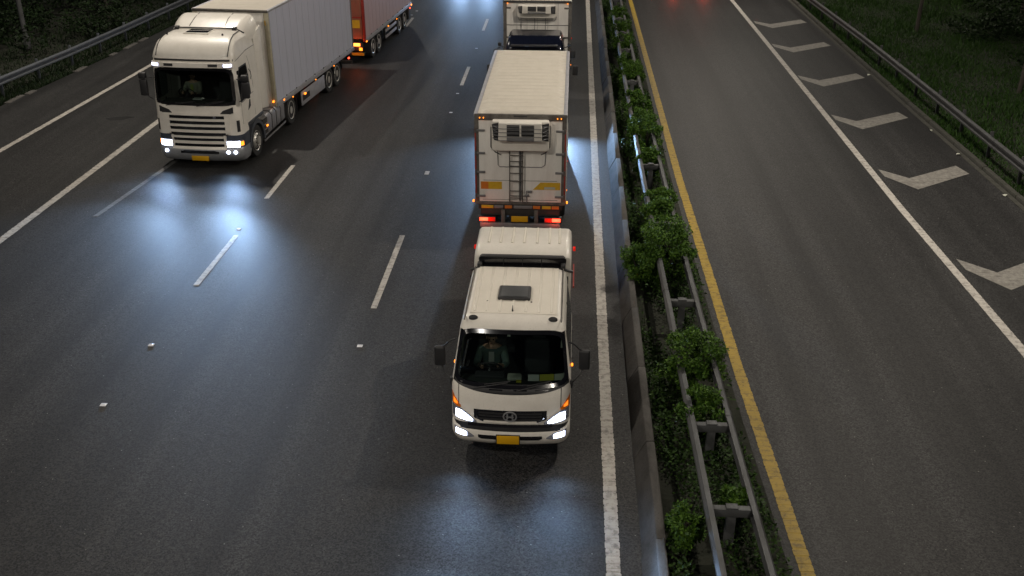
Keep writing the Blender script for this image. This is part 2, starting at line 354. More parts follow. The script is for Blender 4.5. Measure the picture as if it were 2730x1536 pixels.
# ------------------------------------------------------------------ median kerb of battered concrete blocks
mk = thing('median_kerb', 'battered concrete kerb between the white edge line and the median planting', 'kerb'); mk['kind'] = 'structure'
prof = [(0, -.02), (.015, .03), (.185, .36), (.20, .385), (.315, .39), (.33, .37), (.33, -.02)]
y = 6.8; k = 0
while y < 66:
    ln = 2.45; xa = lineX(KERB, y); xb = lineX(KERB, y + ln); j = random.uniform(-.012, .012); jz = random.uniform(-.012, .012)
    MB().rings([[(xx + px + j, yy, pz + jz) for px, pz in prof] for xx, yy in ((xa, y + .008), (xb, y + ln - .008))]).build('kerb_block', CONC, mk, bevel=.008, seg=1)
    y += ln

# ------------------------------------------------------------------ guard rails
def obb(h=.19, d=.13):   # open box beam, open to the back
    return [(0, -.03), (0, .03 - .0), (d * .35, h / 2), (d, h / 2), (d, h / 2 - .02), (d * .42, h / 2 - .02), (.02, .02), (.02, -.02), (d * .42, -h / 2 + .02), (d, -h / 2 + .02), (d, -h / 2), (d * .35, -h / 2)]
WB = [(.075, .155), (.0, .115), (.0, .065), (.07, .02), (.07, -.02), (.0, -.065), (.0, -.115), (.075, -.155)]
WB = WB + [(p + .012, q) for p, q in WB[::-1]]
def rail(parent, fx, z, y0, y1, sgn, ln, m, h=.2, d=.13, joint=.006, wb=False):
    y = y0
    while y < y1:
        b = min(y + ln, y1); prof = [(sgn * p, q) for p, q in (WB if wb else obb(h, d))]
        MB().rings([[(fx(yy) + p, yy, z + q) for p, q in prof] for yy in (y + joint, b - joint)]).build('rail_beam', m, parent, angle=12)
        # splice over the joint
        if wb:
            MB().rings([[(fx(yy) + sgn * (p - .007), yy, z + q) for p, q in WB] for yy in (b - .16, b + .16)]).build('splice_plate', m, parent, angle=12)
        else: MB().rings([[(fx(yy) + sgn * p, yy, z + q) for p, q in [(-.006, -.035), (-.006, .035), (d * .33, h / 2 + .006), (d * .95, h / 2 + .006), (d * .95, h / 2), (d * .35, h / 2 + .001), (-.001, .03), (-.001, -.03)]] for yy in (b - .12, b + .12)]).build('splice_plate', m, parent, angle=12)
        y = b
mg = thing('median_guardrail', 'double steel guard rail on centre posts through the median shrubs', 'guard rail')
rail(mg, lambda y: lineX(MRL, y), .70, 5.0, 62, 1, 4.75, GALV2, .17, .115)
rail(mg, lambda y: lineX(MRR, y), .70, 5.0, 62, -1, 4.75, GALV2, .17, .115)
for y in (9.8, 11.98, 14.16, 18.71, 22.9, 27.21, 31.9, 36.5, 41.66, 45.0, 48.09, 53, 58):
    xl, xr = lineX(MRL, y) + .115, lineX(MRR, y) - .115; xm = (xl + xr) / 2
    box('cross_beam', GALV2, mg, xl - .01, xr + .01, y - .055, y + .055, .62, .755, .006)
    MB().rings([[(xm + p, y + q, z) for p, q in ((-.07, -.045), (.07, -.045), (.07, .045), (-.07, .045))] for z in (-.1, .77)]).build('post', GALV2, mg, bevel=.006)
    box('post_cap', GALV2, mg, xm - .085, xm + .085, y - .06, y + .06, .757, .785, .004)
def side_rail(name, label, pts, sgn, y0, y1, ps):
    t = thing(name, label, 'guard rail')
    rail(t, lambda y: lineX(pts, y), .56, y0, y1, sgn, 4.8, GALV, .27, .09, wb=True)
    p0 = None; y = y0 + .4
    while y < y1:
        x = lineX(pts, y) + sgn * .17
        if p0 is None:
            p0 = MB().box(-.05, .05, -.03, .03, -.1, .80).build('post', GALV, t, bevel=.006); p0.location = (x, y, 0)
        else: cp(p0, 'post', t, (x, y, 0))
        box('spacer_block', GALV, t, x - .10 if sgn > 0 else x + .02, x - .02 if sgn > 0 else x + .10, y - .05, y + .05, .50, .64, .004)
        y += ps
side_rail('roadside_guardrail', 'long steel guard rail curving along the left verge beside the undergrowth', LRAIL, -1, 26, 66, 2.4)
GALV = mat('shaded steel', (.055, .056, .058), .55, .3, dirt=.6, dscale=5, dcol=(.03, .03, .028), bump=.1)  # darker copy of the steel: the right rail's shade put into the colour
side_rail('roadside_guardrail', 'long steel guard rail running along the right grass verge by the chevrons', RRAIL, 1, 16, 66, 2.4)

# ------------------------------------------------------------------ street lamps (columns with a long arm)
def lamp(px, py, hx, hy, H, label, power=LAMP_W):
    t = thing('street_lamp', label, 'street lamp', (px, py, 0), group='street lamps along the road')
    MB().lathe([(.16, 0), (.15, .5), (.11, .55), (.065, H - .3), (.05, H)], (0, 0, 0), 14, 'z').build('column', GALV2, t)
    dx, dy = hx - px, hy - py
    MB().tube([(0, 0, H - .15), (dx * .1, dy * .1, H + .1), (dx * .5, dy * .5, H + .18), (dx * .93, dy * .93, H + .1)], [.06, .05, .045, .04]).build('arm', GALV2, t)
    hd = MB().box(dx - .45, dx + .45, dy - .17, dy + .17, H, H + .16).build('lamp_head', GREYP, t, bevel=.05)
    box('lens', LENS, hd, dx - .33, dx + .33, dy - .12, dy + .12, H - .012, H - .002)
    L = bpy.data.lights.new('street_light', 'SPOT'); L.energy = power; L.color = LAMP_COL; L.shadow_soft_size = .22; L.spot_size = R(165); L.spot_blend = .35
    lo = bpy.data.objects.new('street_light', L); COL.objects.link(lo); lo.parent = t; lo.location = (dx, dy, H - .06)
    return t
lamp(-24.0, 43.6, -15.2, 38.0, 20, 'slender pale lamp column standing in the undergrowth behind the left guard rail', LAMP_W * 1.45)
lamp(-24.5, 4, -15.5, 4, 16, 'lamp column beside the left carriageway, behind the left edge of the photo')
lamp(-24.5, 78, -15.2, 78, 16, 'lamp column of the left carriageway far beyond the top of the photo', LAMP_W * .3)
lamp(15.2, 24, 8.6, 25, 16, 'lamp column with arm over the right carriageway, outside the right edge')
lamp(16.2, -10, 7.6, -10, 16, 'lamp column over the right carriageway behind the viewer')
lamp(16.2, 60, 8.0, 60, 16, 'lamp column over the right carriageway beyond the top of the photo')

# ------------------------------------------------------------------ vegetation
def leaf_mesh(name, pos, size, m, up=.5, jit=.5, aspect=.5, rg=rng):
    """one small pointed leaf (2 triangles) at each position"""
    n = len(pos); d = rg.normal(size=(n, 3)); d[:, 2] = d[:, 2] * .6 + up * .2; d /= np.linalg.norm(d, axis=1)[:, None]
    nn = rg.normal(size=(n, 3)) * jit; nn[:, 2] += up; s = np.cross(d, nn); s /= np.linalg.norm(s, axis=1)[:, None] + 1e-9
    L = size * rg.uniform(.6, 1.35, size=(n, 1)); a = pos; tip = pos + d * L; mid = pos + d * L * .5; k = s * L * aspect * .5
    V = np.stack([a, mid + k, tip, mid - k], 1).reshape(-1, 3)
    me = bpy.data.meshes.new(name); me.vertices.add(4 * n); me.vertices.foreach_set('co', V.astype(np.float32).ravel())
    me.loops.add(4 * n); me.loops.foreach_set('vertex_index', np.arange(4 * n, dtype=np.int32)); me.polygons.add(n)
    me.polygons.foreach_set('loop_start', np.arange(0, 4 * n, 4, dtype=np.int32)); me.update(calc_edges=True); me.materials.append(m)
    return me
def clump_points(n, r, h, nc, rg):
    """leaf positions gathered in twig clumps on a lumpy dome"""
    c = []
    while len(c) < nc:
        p = rg.uniform(-1, 1, 3); q = p[0] ** 2 + p[1] ** 2 + p[2] ** 2
        if .25 < q < 1: c.append((p[0] * r, p[1] * r, (p[2] * .5 + .5) * h + .08))
    c = np.array(c); cs = rg.uniform(.10, .22, nc) * r * 1.6
    i = rg.integers(0, nc, n); p = rg.normal(size=(n, 3)); p /= np.linalg.norm(p, axis=1)[:, None]
    p = c[i] + p * (cs[i] * rg.uniform(.35, 1., n) ** .6)[:, None]; p[:, 2] = np.maximum(p[:, 2], .04)
    return p
def bush(x, y, r, h, label, n=1500, m=LEAF1, leaf=.062, name='median_shrub', cat='shrub', group='shrubs growing in the median'):
    t = thing(name, label, cat, (x, y, .05), group=group)
    link('foliage', leaf_mesh('foliage', clump_points(n, r, h, int(16 + r * 60), rng), leaf, m), t)
    b = MB()
    for k in range(6):
        q = random.uniform(0, 6.28); b.tube([(0, 0, -.05), (.25 * r * math.cos(q), .25 * r * math.sin(q), h * .4), (.6 * r * math.cos(q), .6 * r * math.sin(q), h * .8)], [.016, .011, .005], 5)
    b.build('stem', BARK, t); return t
ords = ['first', 'second', 'third', 'fourth', 'fifth', 'sixth', 'seventh', 'eighth', 'ninth', 'tenth', 'eleventh', 'twelfth', 'thirteenth', 'fourteenth', 'fifteenth', 'sixteenth', 'seventeenth', 'eighteenth']
BUSH = [(2.62, 12.45, .22, .5), (1.80, 11.95, .26, .55), (2.35, 14.75, .36, .72), (2.36, 16.35, .50, .95), (2.22, 21.15, .60, 1.10), (1.72, 20.9, .42, .7), (2.25, 23.6, .42, .85), (2.33, 24.7, .36, .75),
        (2.26, 27.9, .36, .7), (2.27, 30.2, .46, .95), (2.28, 31.1, .40, .9), (2.25, 32.9, .36, .8), (2.2, 34.4, .36, .8), (2.22, 37.6, .44, .9), (2.22, 38.9, .42, .9), (2.18, 42.9, .42, .85), (2.16, 45.7, .40, .85), (2.14, 48.9, .40, .85)]
for i, (x, y, r, h) in enumerate(BUSH):
    bush(x, y, r * 1.12, h * 1.22, f'leafy green shrub in the median, {ords[i]} counted from the bottom of the photo', int(2000 + 26000 * r * r))
# low ground cover in the median: nobody could count it
n = 85000; yy = rng.uniform(6, 62, n); xx = np.array([lineX(KERB, v) + .36 for v in yy]); xe = np.array([lineX(YEL, v) - .34 for v in yy]); u = rng.uniform(0, 1, n)
keep = (np.sin(xx * 3 + u * 9 + yy * 1.9) + np.sin(yy * .83 + u * 4) + rng.normal(size=n) * .6) > -.35
pos = np.stack([xx + (xe - xx) * u, yy, .05 + rng.uniform(0, .42, n) * (.55 + .45 * np.sin(yy * 1.3 + u * 6))], 1)[keep]
tag(link('median_ground_cover', leaf_mesh('median_ground_cover', pos, .075, LEAF3, up=.8)), 'low weeds and leaves covering the median soil', 'weeds', kind='stuff')
def blades(n, x, y, h, m, name, label):
    a = rng.uniform(0, 6.28, n); hh = h * rng.uniform(.4, 1.3, n); w = .012 + hh * .03; lean = rng.normal(size=(n, 2)) * hh[:, None] * .45
    V = np.zeros((n, 3, 3)); V[:, 0] = np.stack([x - np.cos(a) * w, y - np.sin(a) * w, np.full(n, -.05)], 1); V[:, 1] = np.stack([x + np.cos(a) * w, y + np.sin(a) * w, np.full(n, -.05)], 1)
    V[:, 2] = np.stack([x + lean[:, 0], y + lean[:, 1], hh - .05], 1)
    me = bpy.data.meshes.new(name); me.vertices.add(3 * n); me.vertices.foreach_set('co', V.astype(np.float32).ravel()); me.loops.add(3 * n); me.loops.foreach_set('vertex_index', np.arange(3 * n, dtype=np.int32))
    me.polygons.add(n); me.polygons.foreach_set('loop_start', np.arange(0, 3 * n, 3, dtype=np.int32)); me.update(calc_edges=True); me.materials.append(m)
    return tag(link(name, me), label, 'grass', kind='stuff')
n = 170000; y = rng.uniform(18, 66, n); xb = np.array([lineX(RED_, v) + .42 for v in y]); x = xb + rng.uniform(0, 1, n) ** 1.2 * 15
hh = .07 + .07 * (np.sin(x * 1.3) * np.sin(y * .9) + 1)
blades(n, x, y, hh, GRASSM, 'verge_grass', 'grass covering the dark right verge behind the guard rail')
n = 30000; y = rng.uniform(30, 62, n); xb = np.array([lineX(LRE, v) - .1 for v in y]); x = xb - rng.uniform(0, 1, n) ** 2 * 5
blades(n, x, y, .09 + .05 * (np.sin(x * 2) + 1), LEAF2, 'left_verge_grass', 'rough grass along the dark left verge')
# undergrowth: a thicket that reads as one mass
def thicket(name, label, cs, n, leaf):
    ps = []
    for (x, y, r, h) in cs:
        k = int(n * r * r); p = clump_points(k, r, h, int(10 + 14 * r), rng); p[:, 0] += x; p[:, 1] += y; ps.append(p)
    return tag(link(name, leaf_mesh(name, np.concatenate(ps), leaf, LEAF2)), label, 'undergrowth', kind='stuff')
cl = []
for i in range(85):
    yq = rng.uniform(33, 66); xq = lineX(LRAIL, yq) - 1.3 - rng.uniform(0, 1) ** .8 * 12; cl.append((xq, yq, rng.uniform(.8, 1.7), rng.uniform(.8, 2.0)))
thicket('left_undergrowth', 'dark dense undergrowth behind the left guard rail', cl, 420, .16)
cl = []
for i in range(24):
    yq = rng.uniform(30, 66); xq = 17.5 + rng.uniform(0, 9); cl.append((xq, yq, rng.uniform(.7, 1.5), rng.uniform(.6, 1.6)))
thicket('right_undergrowth', 'dark undergrowth at the back of the right grass verge', cl, 380, .16)
def tree(x, y, h, r, cz, label, lean=(0, 0), tr=.13, m=BARK, n=5000, leaf=.16, low=0.):
    t = thing('tree', label, 'tree', (x, y, -.05), group='trees beside the road')
    pts = [(lean[0] * k * k + .08 * math.sin(k * 7 + x), lean[1] * k * k, h * k) for k in np.linspace(0, 1, 8)]
    tb = MB().tube(pts, [tr * (1.15 - .75 * k) for k in np.linspace(0, 1, 8)], 9)
    for k in range(9):
        q = k * 2.4 + x; z0 = h * (.5 + .05 * k); L = r * random.uniform(.6, .95)
        tb.tube([(lean[0] * .4, 0, z0), (L * .5 * math.cos(q), L * .5 * math.sin(q), z0 + L * .28), (L * math.cos(q), L * math.sin(q), z0 + L * .4)], [tr * .4, tr * .25, tr * .1], 6)
    tb.build('trunk', m, t)
    p = clump_points(n, r, cz[1] - cz[0], 60, rng); p[:, 2] += cz[0]
    if low: p[:, 2] -= low * np.hypot(p[:, 0], p[:, 1]) ** 2 / r ** 2
    link('crown', leaf_mesh('crown', p, leaf, LEAF2), t)
    return t
tree(-23.2, 50.2, 8, 2.6, (4.6, 9), 'thin dark tree in the left undergrowth, right of the pale lamp column', tr=.07)
tree(-27.5, 47.5, 9, 3.0, (4.2, 10), 'dark leafy tree at the upper left corner')
tree(-29.5, 55, 10, 3.2, (4., 10), 'dark tree farthest back in the left undergrowth')
tree(16.4, 49.8, 8, 2.4, (5.0, 9), 'slender leaning tree on the right verge, left of the other verge trees', lean=(1.2, .4), tr=.085)
tree(16.9, 38.6, 8, 2.3, (4.6, 9), 'slender tree at the right edge of the photo above the grass', lean=(1.0, 0), tr=.075)
tree(18.9, 41.6, 6, 2.5, (1.9, 6.5), 'leafy tree whose branches hang in at the upper right corner', tr=.12, n=4200, leaf=.17, low=.5)
tree(22.5, 53, 8, 3.0, (2.2, 9), 'dark tree behind the slender trees of the right verge', tr=.14)
tree(21.0, 47.0, 7, 2.4, (2.0, 8), 'bushy dark tree between the corner branches and the slender leaning tree', tr=.12)
# litter along the right kerb
b0 = None
for i, (x, y) in enumerate(((11.86, 40.9), (11.98, 33.4), (12.06, 30.9), (12.13, 27.3))):
    if b0 is None: b0 = MB().add([(-.07, -.04, 0), (.06, -.05, .03), (.07, .05, .01), (-.05, .05, .045), (0, 0, .05)], [(0, 1, 4), (1, 2, 4), (2, 3, 4), (3, 0, 4)]).build('litter_scrap', STICK, None, angle=None); o = b0; o.location = (x, y, .01)
    else: o = cp(b0, 'litter_scrap', None, (x, y, .01), i * 1.3)
    tag(o, f'crumpled pale litter scrap in the right gutter, {["farthest", "third nearest", "second nearest", "nearest"][i]} one', 'litter', 'litter scraps along the right gutter')

# ------------------------------------------------------------------ vehicle helpers (local frame: front faces -y, origin at front centre on the ground)
class Cab:
    """surface of horizontal slices: half width w, front line yf, bow and corner radius per height, flat back at yr"""
    def __init__(s, w, yf, bow, r, yr): s.w, s.yf, s.bow, s.r, s.yr = w, yf, bow, r, yr
    def W(s, z): return interp(s.w, z)
    def front(s, x, z):
        w = interp(s.w, z); r = interp(s.r, z); a = min(abs(x), w); y = interp(s.yf, z) + interp(s.bow, z) * (a / w) ** 2
        e = a - (w - r)
        if e > 0: y += r - math.sqrt(max(r * r - e * e, 0))
        return y
    def ring(s, z, ys):
        w = interp(s.w, z); r = interp(s.r, z); yr = interp(s.yr, z); a = np.linspace(0, math.pi / 2, 7)
        xs = [-w + r * (1 - math.sin(t)) for t in a[::-1]]; xs = xs + list(np.linspace(-(w - r), w - r, 14))[1:-1] + [-q for q in xs[::-1]]
        f = [(x, s.front(x, z), z) for x in xs]; yc = f[-1][1]
        rt = [(w, max(yc + .001 * i, min(y, yr)), z) for i, y in enumerate(ys)]
        q = .06; bk = [(w, yr - q, z), (w - q, yr, z), (0, yr, z), (-w + q, yr, z), (-w, yr - q, z)]
        return f + rt + bk + [(-x, y, zz) for x, y, zz in rt[::-1]]
    def body(s, zs, ys, skip=None, cap_top=True, cap_bot=True):
        R_ = [s.ring(z, ys) for z in zs]; n = len(R_[0]); b = MB(); v = [p for r in R_ for p in r]; f = []
        for i in range(len(zs) - 1):
            for k in range(n):
                q = (i * n + k, i * n + (k + 1) % n, (i + 1) * n + (k + 1) % n, (i + 1) * n + k)
                c = np.mean([v[t] for t in q], axis=0)
                if skip and skip(*c): continue
                f.append(q)
        if cap_top: f.append(tuple(range((len(zs) - 1) * n, len(zs) * n)))
        if cap_bot: f.append(tuple(range(n))[::-1])
        return b.add(v, f)
    def patch(s, x0, x1, zlo, zhi, off=.004, th=.02, nx=14, nz=4):
        lo = zlo if callable(zlo) else (lambda x: zlo); hi = zhi if callable(zhi) else (lambda x: zhi); b = MB(); n = nz + 1
        P = []
        for lay in (0, 1):
            for x in np.linspace(x0, x1, nx + 1):
                for t in np.linspace(0, 1, n): z = lo(x) + (hi(x) - lo(x)) * t; P.append((x, s.front(x, z) - off + lay * th, z))
        m = (nx + 1) * n; f = []
        for i in range(nx):
            for k in range(nz):
                a = i * n + k; f += [(a, a + n, a + n + 1, a + 1), (m + a, m + a + 1, m + a + n + 1, m + a + n)]
        for i in range(nx): f += [(i * n, m + i * n, m + i * n + n, i * n + n), (i * n + nz, i * n + n + nz, m + i * n + n + nz, m + i * n + nz)]
        for k in range(nz): f += [(k, k + 1, m + k + 1, m + k), (nx * n + k, m + nx * n + k, m + nx * n + k + 1, nx * n + k + 1)]
        return b.add(P, f)
    def frame(s, hw, z0, z1, inset, off, rad=.35, cz=0., n=72):
        """rounded border strip round a windscreen and the pane inside it"""
        def pt(a, g):
            c, d = math.cos(a), math.sin(a); p = 9.0; q = (abs(c) ** p + abs(d) ** p) ** (-1 / p); u, v_ = c * q, d * q
            zm, hh = (z0 + z1) / 2, (z1 - z0) / 2; z = zm + v_ * (hh - g) - cz * (1 - u * u) * (v_ < 0) * abs(v_); x = u * (hw(z) - g); return (x, s.front(x, z) - off, z)
        A = [2 * math.pi * k / n for k in range(n)]
        o = [pt(a, 0) for a in A]; i = [pt(a, inset) for a in A]; o2 = [(x, y + .02, z) for x, y, z in o]; i2 = [(x, y + .02, z) for x, y, z in i]
        v = o + i + o2 + i2; f = []
        for k in range(n):
            l = (k + 1) % n; f += [(k, l, n + l, n + k), (k, 2 * n + k, 2 * n + l, l), (n + k, n + l, 3 * n + l, 3 * n + k)]
        pane = []; pf = []; L = 8
        for t in range(L + 1): pane += [pt(a, inset - .012 + (1 - math.cos(t / L * 1.5707)) * 0) if t == 0 else None for a in A]
        pane = []
        for t in range(L):
            sc = 1 - t / L
            for a in A:
                x, y, z = pt(a, inset - .012); zm = (z0 + z1) / 2; xx, zz = x * sc, zm + (z - zm) * sc; pane.append((xx, s.front(xx, zz) - off + .008, zz))
        zm = (z0 + z1) / 2; pane.append((0, s.front(0, zm) - off + .008, zm)); ci = len(pane) - 1
        for t in range(L - 1):
            for k in range(n): l = (k + 1) % n; pf.append((t * n + k, t * n + l, (t + 1) * n + l, (t + 1) * n + k))
        for k in range(n): pf.append(((L - 1) * n + k, (L - 1) * n + (k + 1) % n, ci))
        return MB().add(v, f), MB().add(pane, pf)
    def side(s, sg, prof, off, th):
        """plate on the flank from a (y, z) outline"""
        n = len(prof); v = [(sg * (s.W(z) + off), y, z) for y, z in prof] + [(sg * (s.W(z) + off - th), y, z) for y, z in prof]
        return MB().add(v, [tuple(range(n)), tuple(range(n, 2 * n))[::-1]] + [(k, (k + 1) % n, n + (k + 1) % n, n + k) for k in range(n)])

WHEELS = {}
def wheel(parent, x, y, r, w, side, front=False):
    key = (round(r, 3), round(w, 3), front)
    if key not in WHEELS:
        q = .64 * r
        ty = MB().lathe([(q, -w / 2 + .02), (r * .80, -w / 2), (r * .95, -w / 2 + .015), (r, -w / 2 + .05), (r, -w * .2), (r - .012, -w * .19), (r - .012, -w * .15), (r, -w * .14), (r, w * .14), (r - .012, w * .15), (r - .012, w * .19), (r, w * .2), (r, w / 2 - .05), (r * .95, w / 2 - .015), (r * .80, w / 2), (q, w / 2 - .02)], (0, 0, 0), 36).build('wheel', RUBBER, parent)
        dz = -.03 if front else -.10
        rm = MB().lathe([(q, w / 2 - .025), (q * .97, w / 2 - .005), (q * .9, w / 2 - .02), (q * .84, w / 2 + dz - .02), (q * .62, w / 2 + dz + (.05 if front else .0)), (q * .56, w / 2 + dz + (.05 if front else .0)), (q * .42, w / 2 + dz - .0), (q * .40, w / 2 + dz + .09), (q * .18, w / 2 + dz + .10), (.01, w / 2 + dz + .10)], (0, 0, 0), 28).build('rim', RIM, ty)
        nb = MB()
        for k in range(10):
            a = k * .628; p = (w / 2 + dz, q * .6 * math.cos(a), q * .6 * math.sin(a)); nb.cyl(p, (p[0] + (.075 if front else .03), p[1], p[2]), .018, n=6)
        nb.build('wheel_nuts', FRAMEG, ty); o = ty; WHEELS[key] = o
    else:
        src = WHEELS[key]; o = cp(src, 'wheel', parent)
        for ch in list(src.children): cp(ch, ch.name.split('.')[0], o)
    o.location = (x, y, r); o.rotation_euler = (0, 0, 0 if side > 0 else math.pi); return o
def spot(parent, loc, aim, power, col=HEAD_COL, size=44, blend=1., rad=.04, wide=1.7):
    L = bpy.data.lights.new('headlamp_beam', 'SPOT'); L.energy = power; L.color = col; L.spot_size = R(size); L.spot_blend = blend; L.shadow_soft_size = rad
    o = bpy.data.objects.new('headlamp_beam', L); COL.objects.link(o); o.parent = parent; o.location = loc
    o.rotation_euler = Vector(aim).to_track_quat('-Z', 'Y').to_euler(); o.scale = (wide, 1, 1); return o
def glow(parent, loc, power, col, rad=.04):
    L = bpy.data.lights.new('lamp_glow', 'POINT'); L.energy = power; L.color = col; L.shadow_soft_size = rad
    o = bpy.data.objects.new('lamp_glow', L); COL.objects.link(o); o.parent = parent; o.location = loc; return o
MARK = {}
def marker(parent, x, y, z, m=None, s=.045, nm='marker_lamp'):
    m = m or AMBE; key = (m.name, s)
    if key not in MARK: MARK[key] = MB().box(-s * .5, s * .5, -s, s, -s * .6, s * .6).build(nm, m, parent, bevel=.008); o = MARK[key]
    else: o = cp(MARK[key], nm, parent)
    o.location = (x, y, z); return o
def wiper(parent, cab, x0, z0, x1, z1, off=.03):
    pts = [(x0 + (x1 - x0) * t, cab.front(x0 + (x1 - x0) * t, z0 + (z1 - z0) * t) - off, z0 + (z1 - z0) * t) for t in np.linspace(0, 1, 8)]
    o = MB().tube(pts, .011, 6).build('wiper', BLACK, parent)
    p2 = [(pts[3][0] + (pts[7][0] - pts[3][0]) * t * 1.3 - .05, pts[3][1] + (pts[7][1] - pts[3][1]) * t * 1.1 - .0, pts[3][2] + (pts[7][2] - pts[3][2]) * t + .03) for t in (0, .5, 1)]
    MB().tube(p2, .008, 6).build('wiper_blade', BLACK, o)
def mirror(parent, x, y, z0, z1, w, arms, d=.09):
    o = MB().box(x - w / 2, x + w / 2, y - d / 2, y + d / 2, z0, z1).build('mirror', BLACK, parent, bevel=.035, seg=3)
    MB().box(x - w / 2 + .02, x + w / 2 - .02, y + d / 2 - .004, y + d / 2 + .004, z0 + .03, z1 - .03).build('mirror_glass', CHROME, o)
    for a in arms: MB().tube(a, .014, 7).build('mirror_arm', BLACK, parent)
    return o

# ------------------------------------------------------------------ people
def person(parent_loc, rz, label, skin, jacket, shirt, hair, wheel_c):
    """seated driver, both hands on the steering wheel; local frame: faces -y, origin at the seat under the hips"""
    t = thing('person', label, 'person', parent_loc, rz, 'drivers')
    def skinned(name, verts, edges, radii, m, parent, sub=2):
        me = bpy.data.meshes.new(name); me.from_pydata(verts, edges, []); o = link(name, me, parent)
        md = o.modifiers.new('skin', 'SKIN'); md.use_smooth_shade = True
        for i, r in enumerate(radii): me.skin_vertices[0].data[i].radius = r if isinstance(r, tuple) else (r, r)
        me.skin_vertices[0].data[0].use_root = True
        sb = o.modifiers.new('sub', 'SUBSURF'); sb.levels = sub; sb.render_levels = sub; me.materials.append(m); return o
    wx, wy, wz = wheel_c
    def arm(sg): return [(sg * .19, .05, .50), (sg * .26, -.10, .28), (sg * .19 + wx * .3, wy * .62, wz * .86), (sg * .17 + wx, wy + .03, wz + .02)]
    V = [(0, .02, .06), (0, .05, .25), (0, .07, .42), (0, .05, .52), (0, .035, .60), (0, .02, .68), (0, .015, .76), (0, .03, .83)]
    E = [(i, i + 1) for i in range(7)]; Rr = [(.16, .12), (.15, .11), (.17, .11), (.10, .085), (.052, .055), (.072, .085), (.078, .095), (.055, .065)]
    for sg in (-1, 1):
        k = len(V); V += arm(sg); E += [(3, k), (k, k + 1), (k + 1, k + 2), (k + 2, k + 3)]; Rr += [.068, .05, .036, (.042, .022)]
        k = len(V); V += [(sg * .10, -.10, .07), (sg * .12, -.44, .10), (sg * .12, -.55, -.28), (sg * .12, -.66, -.33)]; E += [(0, k), (k, k + 1), (k + 1, k + 2), (k + 2, k + 3)]; Rr += [.085, .062, .042, .04]
        hx, hy, hz = sg * .17 + wx, wy + .03, wz + .02
        for q in range(4):
            k = len(V); z = hz + .028 - q * .018; V += [(hx - sg * .01, hy - .035, z), (hx - sg * .035, hy - .062, z - .004), (hx - sg * .06, hy - .05, z - .008)]; E += [(k - 0 if False else len(V) - 3, len(V) - 2), (len(V) - 2, len(V) - 1)]; Rr += [.010, .009, .008]
            # each finger roots in the palm
            E.append((8 + (0 if sg < 0 else len(V) * 0) + 3, len(V) - 3) if sg < 0 else (PALM[0], len(V) - 3))
        if sg < 0: PALM = [None]
        k = len(V); V += [(hx - sg * .03, hy - .005, hz + .035), (hx - sg * .055, hy - .03, hz + .04)]; E += [(k, k + 1)]; Rr += [.011, .009]
        E.append((11, k) if sg < 0 else (PALM[0], k))
        if sg < 0: PALM[0] = len(V) + 3
    body = skinned('body', V, E, Rr, skin, t)
    # jacket: torso and sleeves, a little outside the body
    JV = V[:4]; JE = [(0, 1), (1, 2), (2, 3)]; JR = [(.18, .14), (.175, .135), (.195, .135), (.125, .105)]
    for sg in (-1, 1):
        k = len(JV); JV = JV + arm(sg)[:3]; JE += [(3, k), (k, k + 1), (k + 1, k + 2)]; JR += [.085, .068, .052]
    skinned('jacket', JV, JE, JR, jacket, t)
    skinned('trousers', [(0, .02, .07), (-.10, -.10, .07), (-.12, -.44, .10), (-.12, -.55, -.25), (.10, -.10, .07), (.12, -.44, .10), (.12, -.55, -.25)], [(0, 1), (1, 2), (2, 3), (0, 4), (4, 5), (5, 6)], [.17, .105, .082, .065, .105, .082, .065], DARKIN, t, 1)
    MB().add([(-.045, -.075, .50), (.045, -.075, .50), (.05, -.10, .32), (-.05, -.10, .32)], [(0, 1, 2, 3)]).build('shirt_front', shirt, t)
    b = MB(); rings = []
    for z, rx, ry in ((.745, .088, .10), (.79, .094, .110), (.83, .088, .104), (.865, .062, .078), (.885, .02, .03)):
        rings.append([(rx * math.cos(a), .028 + ry * math.sin(a) * (1 if math.sin(a) > 0 else .93), z + (.03 if math.sin(a) < -.3 and z < .78 else 0)) for a in np.linspace(0, 2 * math.pi, 20, endpoint=False)])
    b.rings(rings).build('hair', hair, t, angle=60)
    f = MB()
    for sg in (-1, 1): f.lathe([(.001, -.006), (.011, -.004), (.011, .004), (.001, .006)], (sg * .032, -.068, .735), 8, 'y')
    f.build('eyes', GLOSSB, t)
    MB().add([(-.014, -.075, .735), (.014, -.075, .735), (.018, -.078, .695), (-.018, -.078, .695), (0, -.105, .70)], [(0, 1, 4), (1, 2, 4), (2, 3, 4), (3, 0, 4)]).build('nose', skin, t)
    MB().box(-.025, .025, -.083, -.074, .662, .670).build('mouth', mat('lips', (.16, .06, .05), .6), t)
    for sg in (-1, 1): MB().lathe([(.004, -.008), (.028, -.006), (.024, .006), (.004, .008)], (sg * .085, .02, .72), 10, 'x').build('ear', skin, t)
    return t
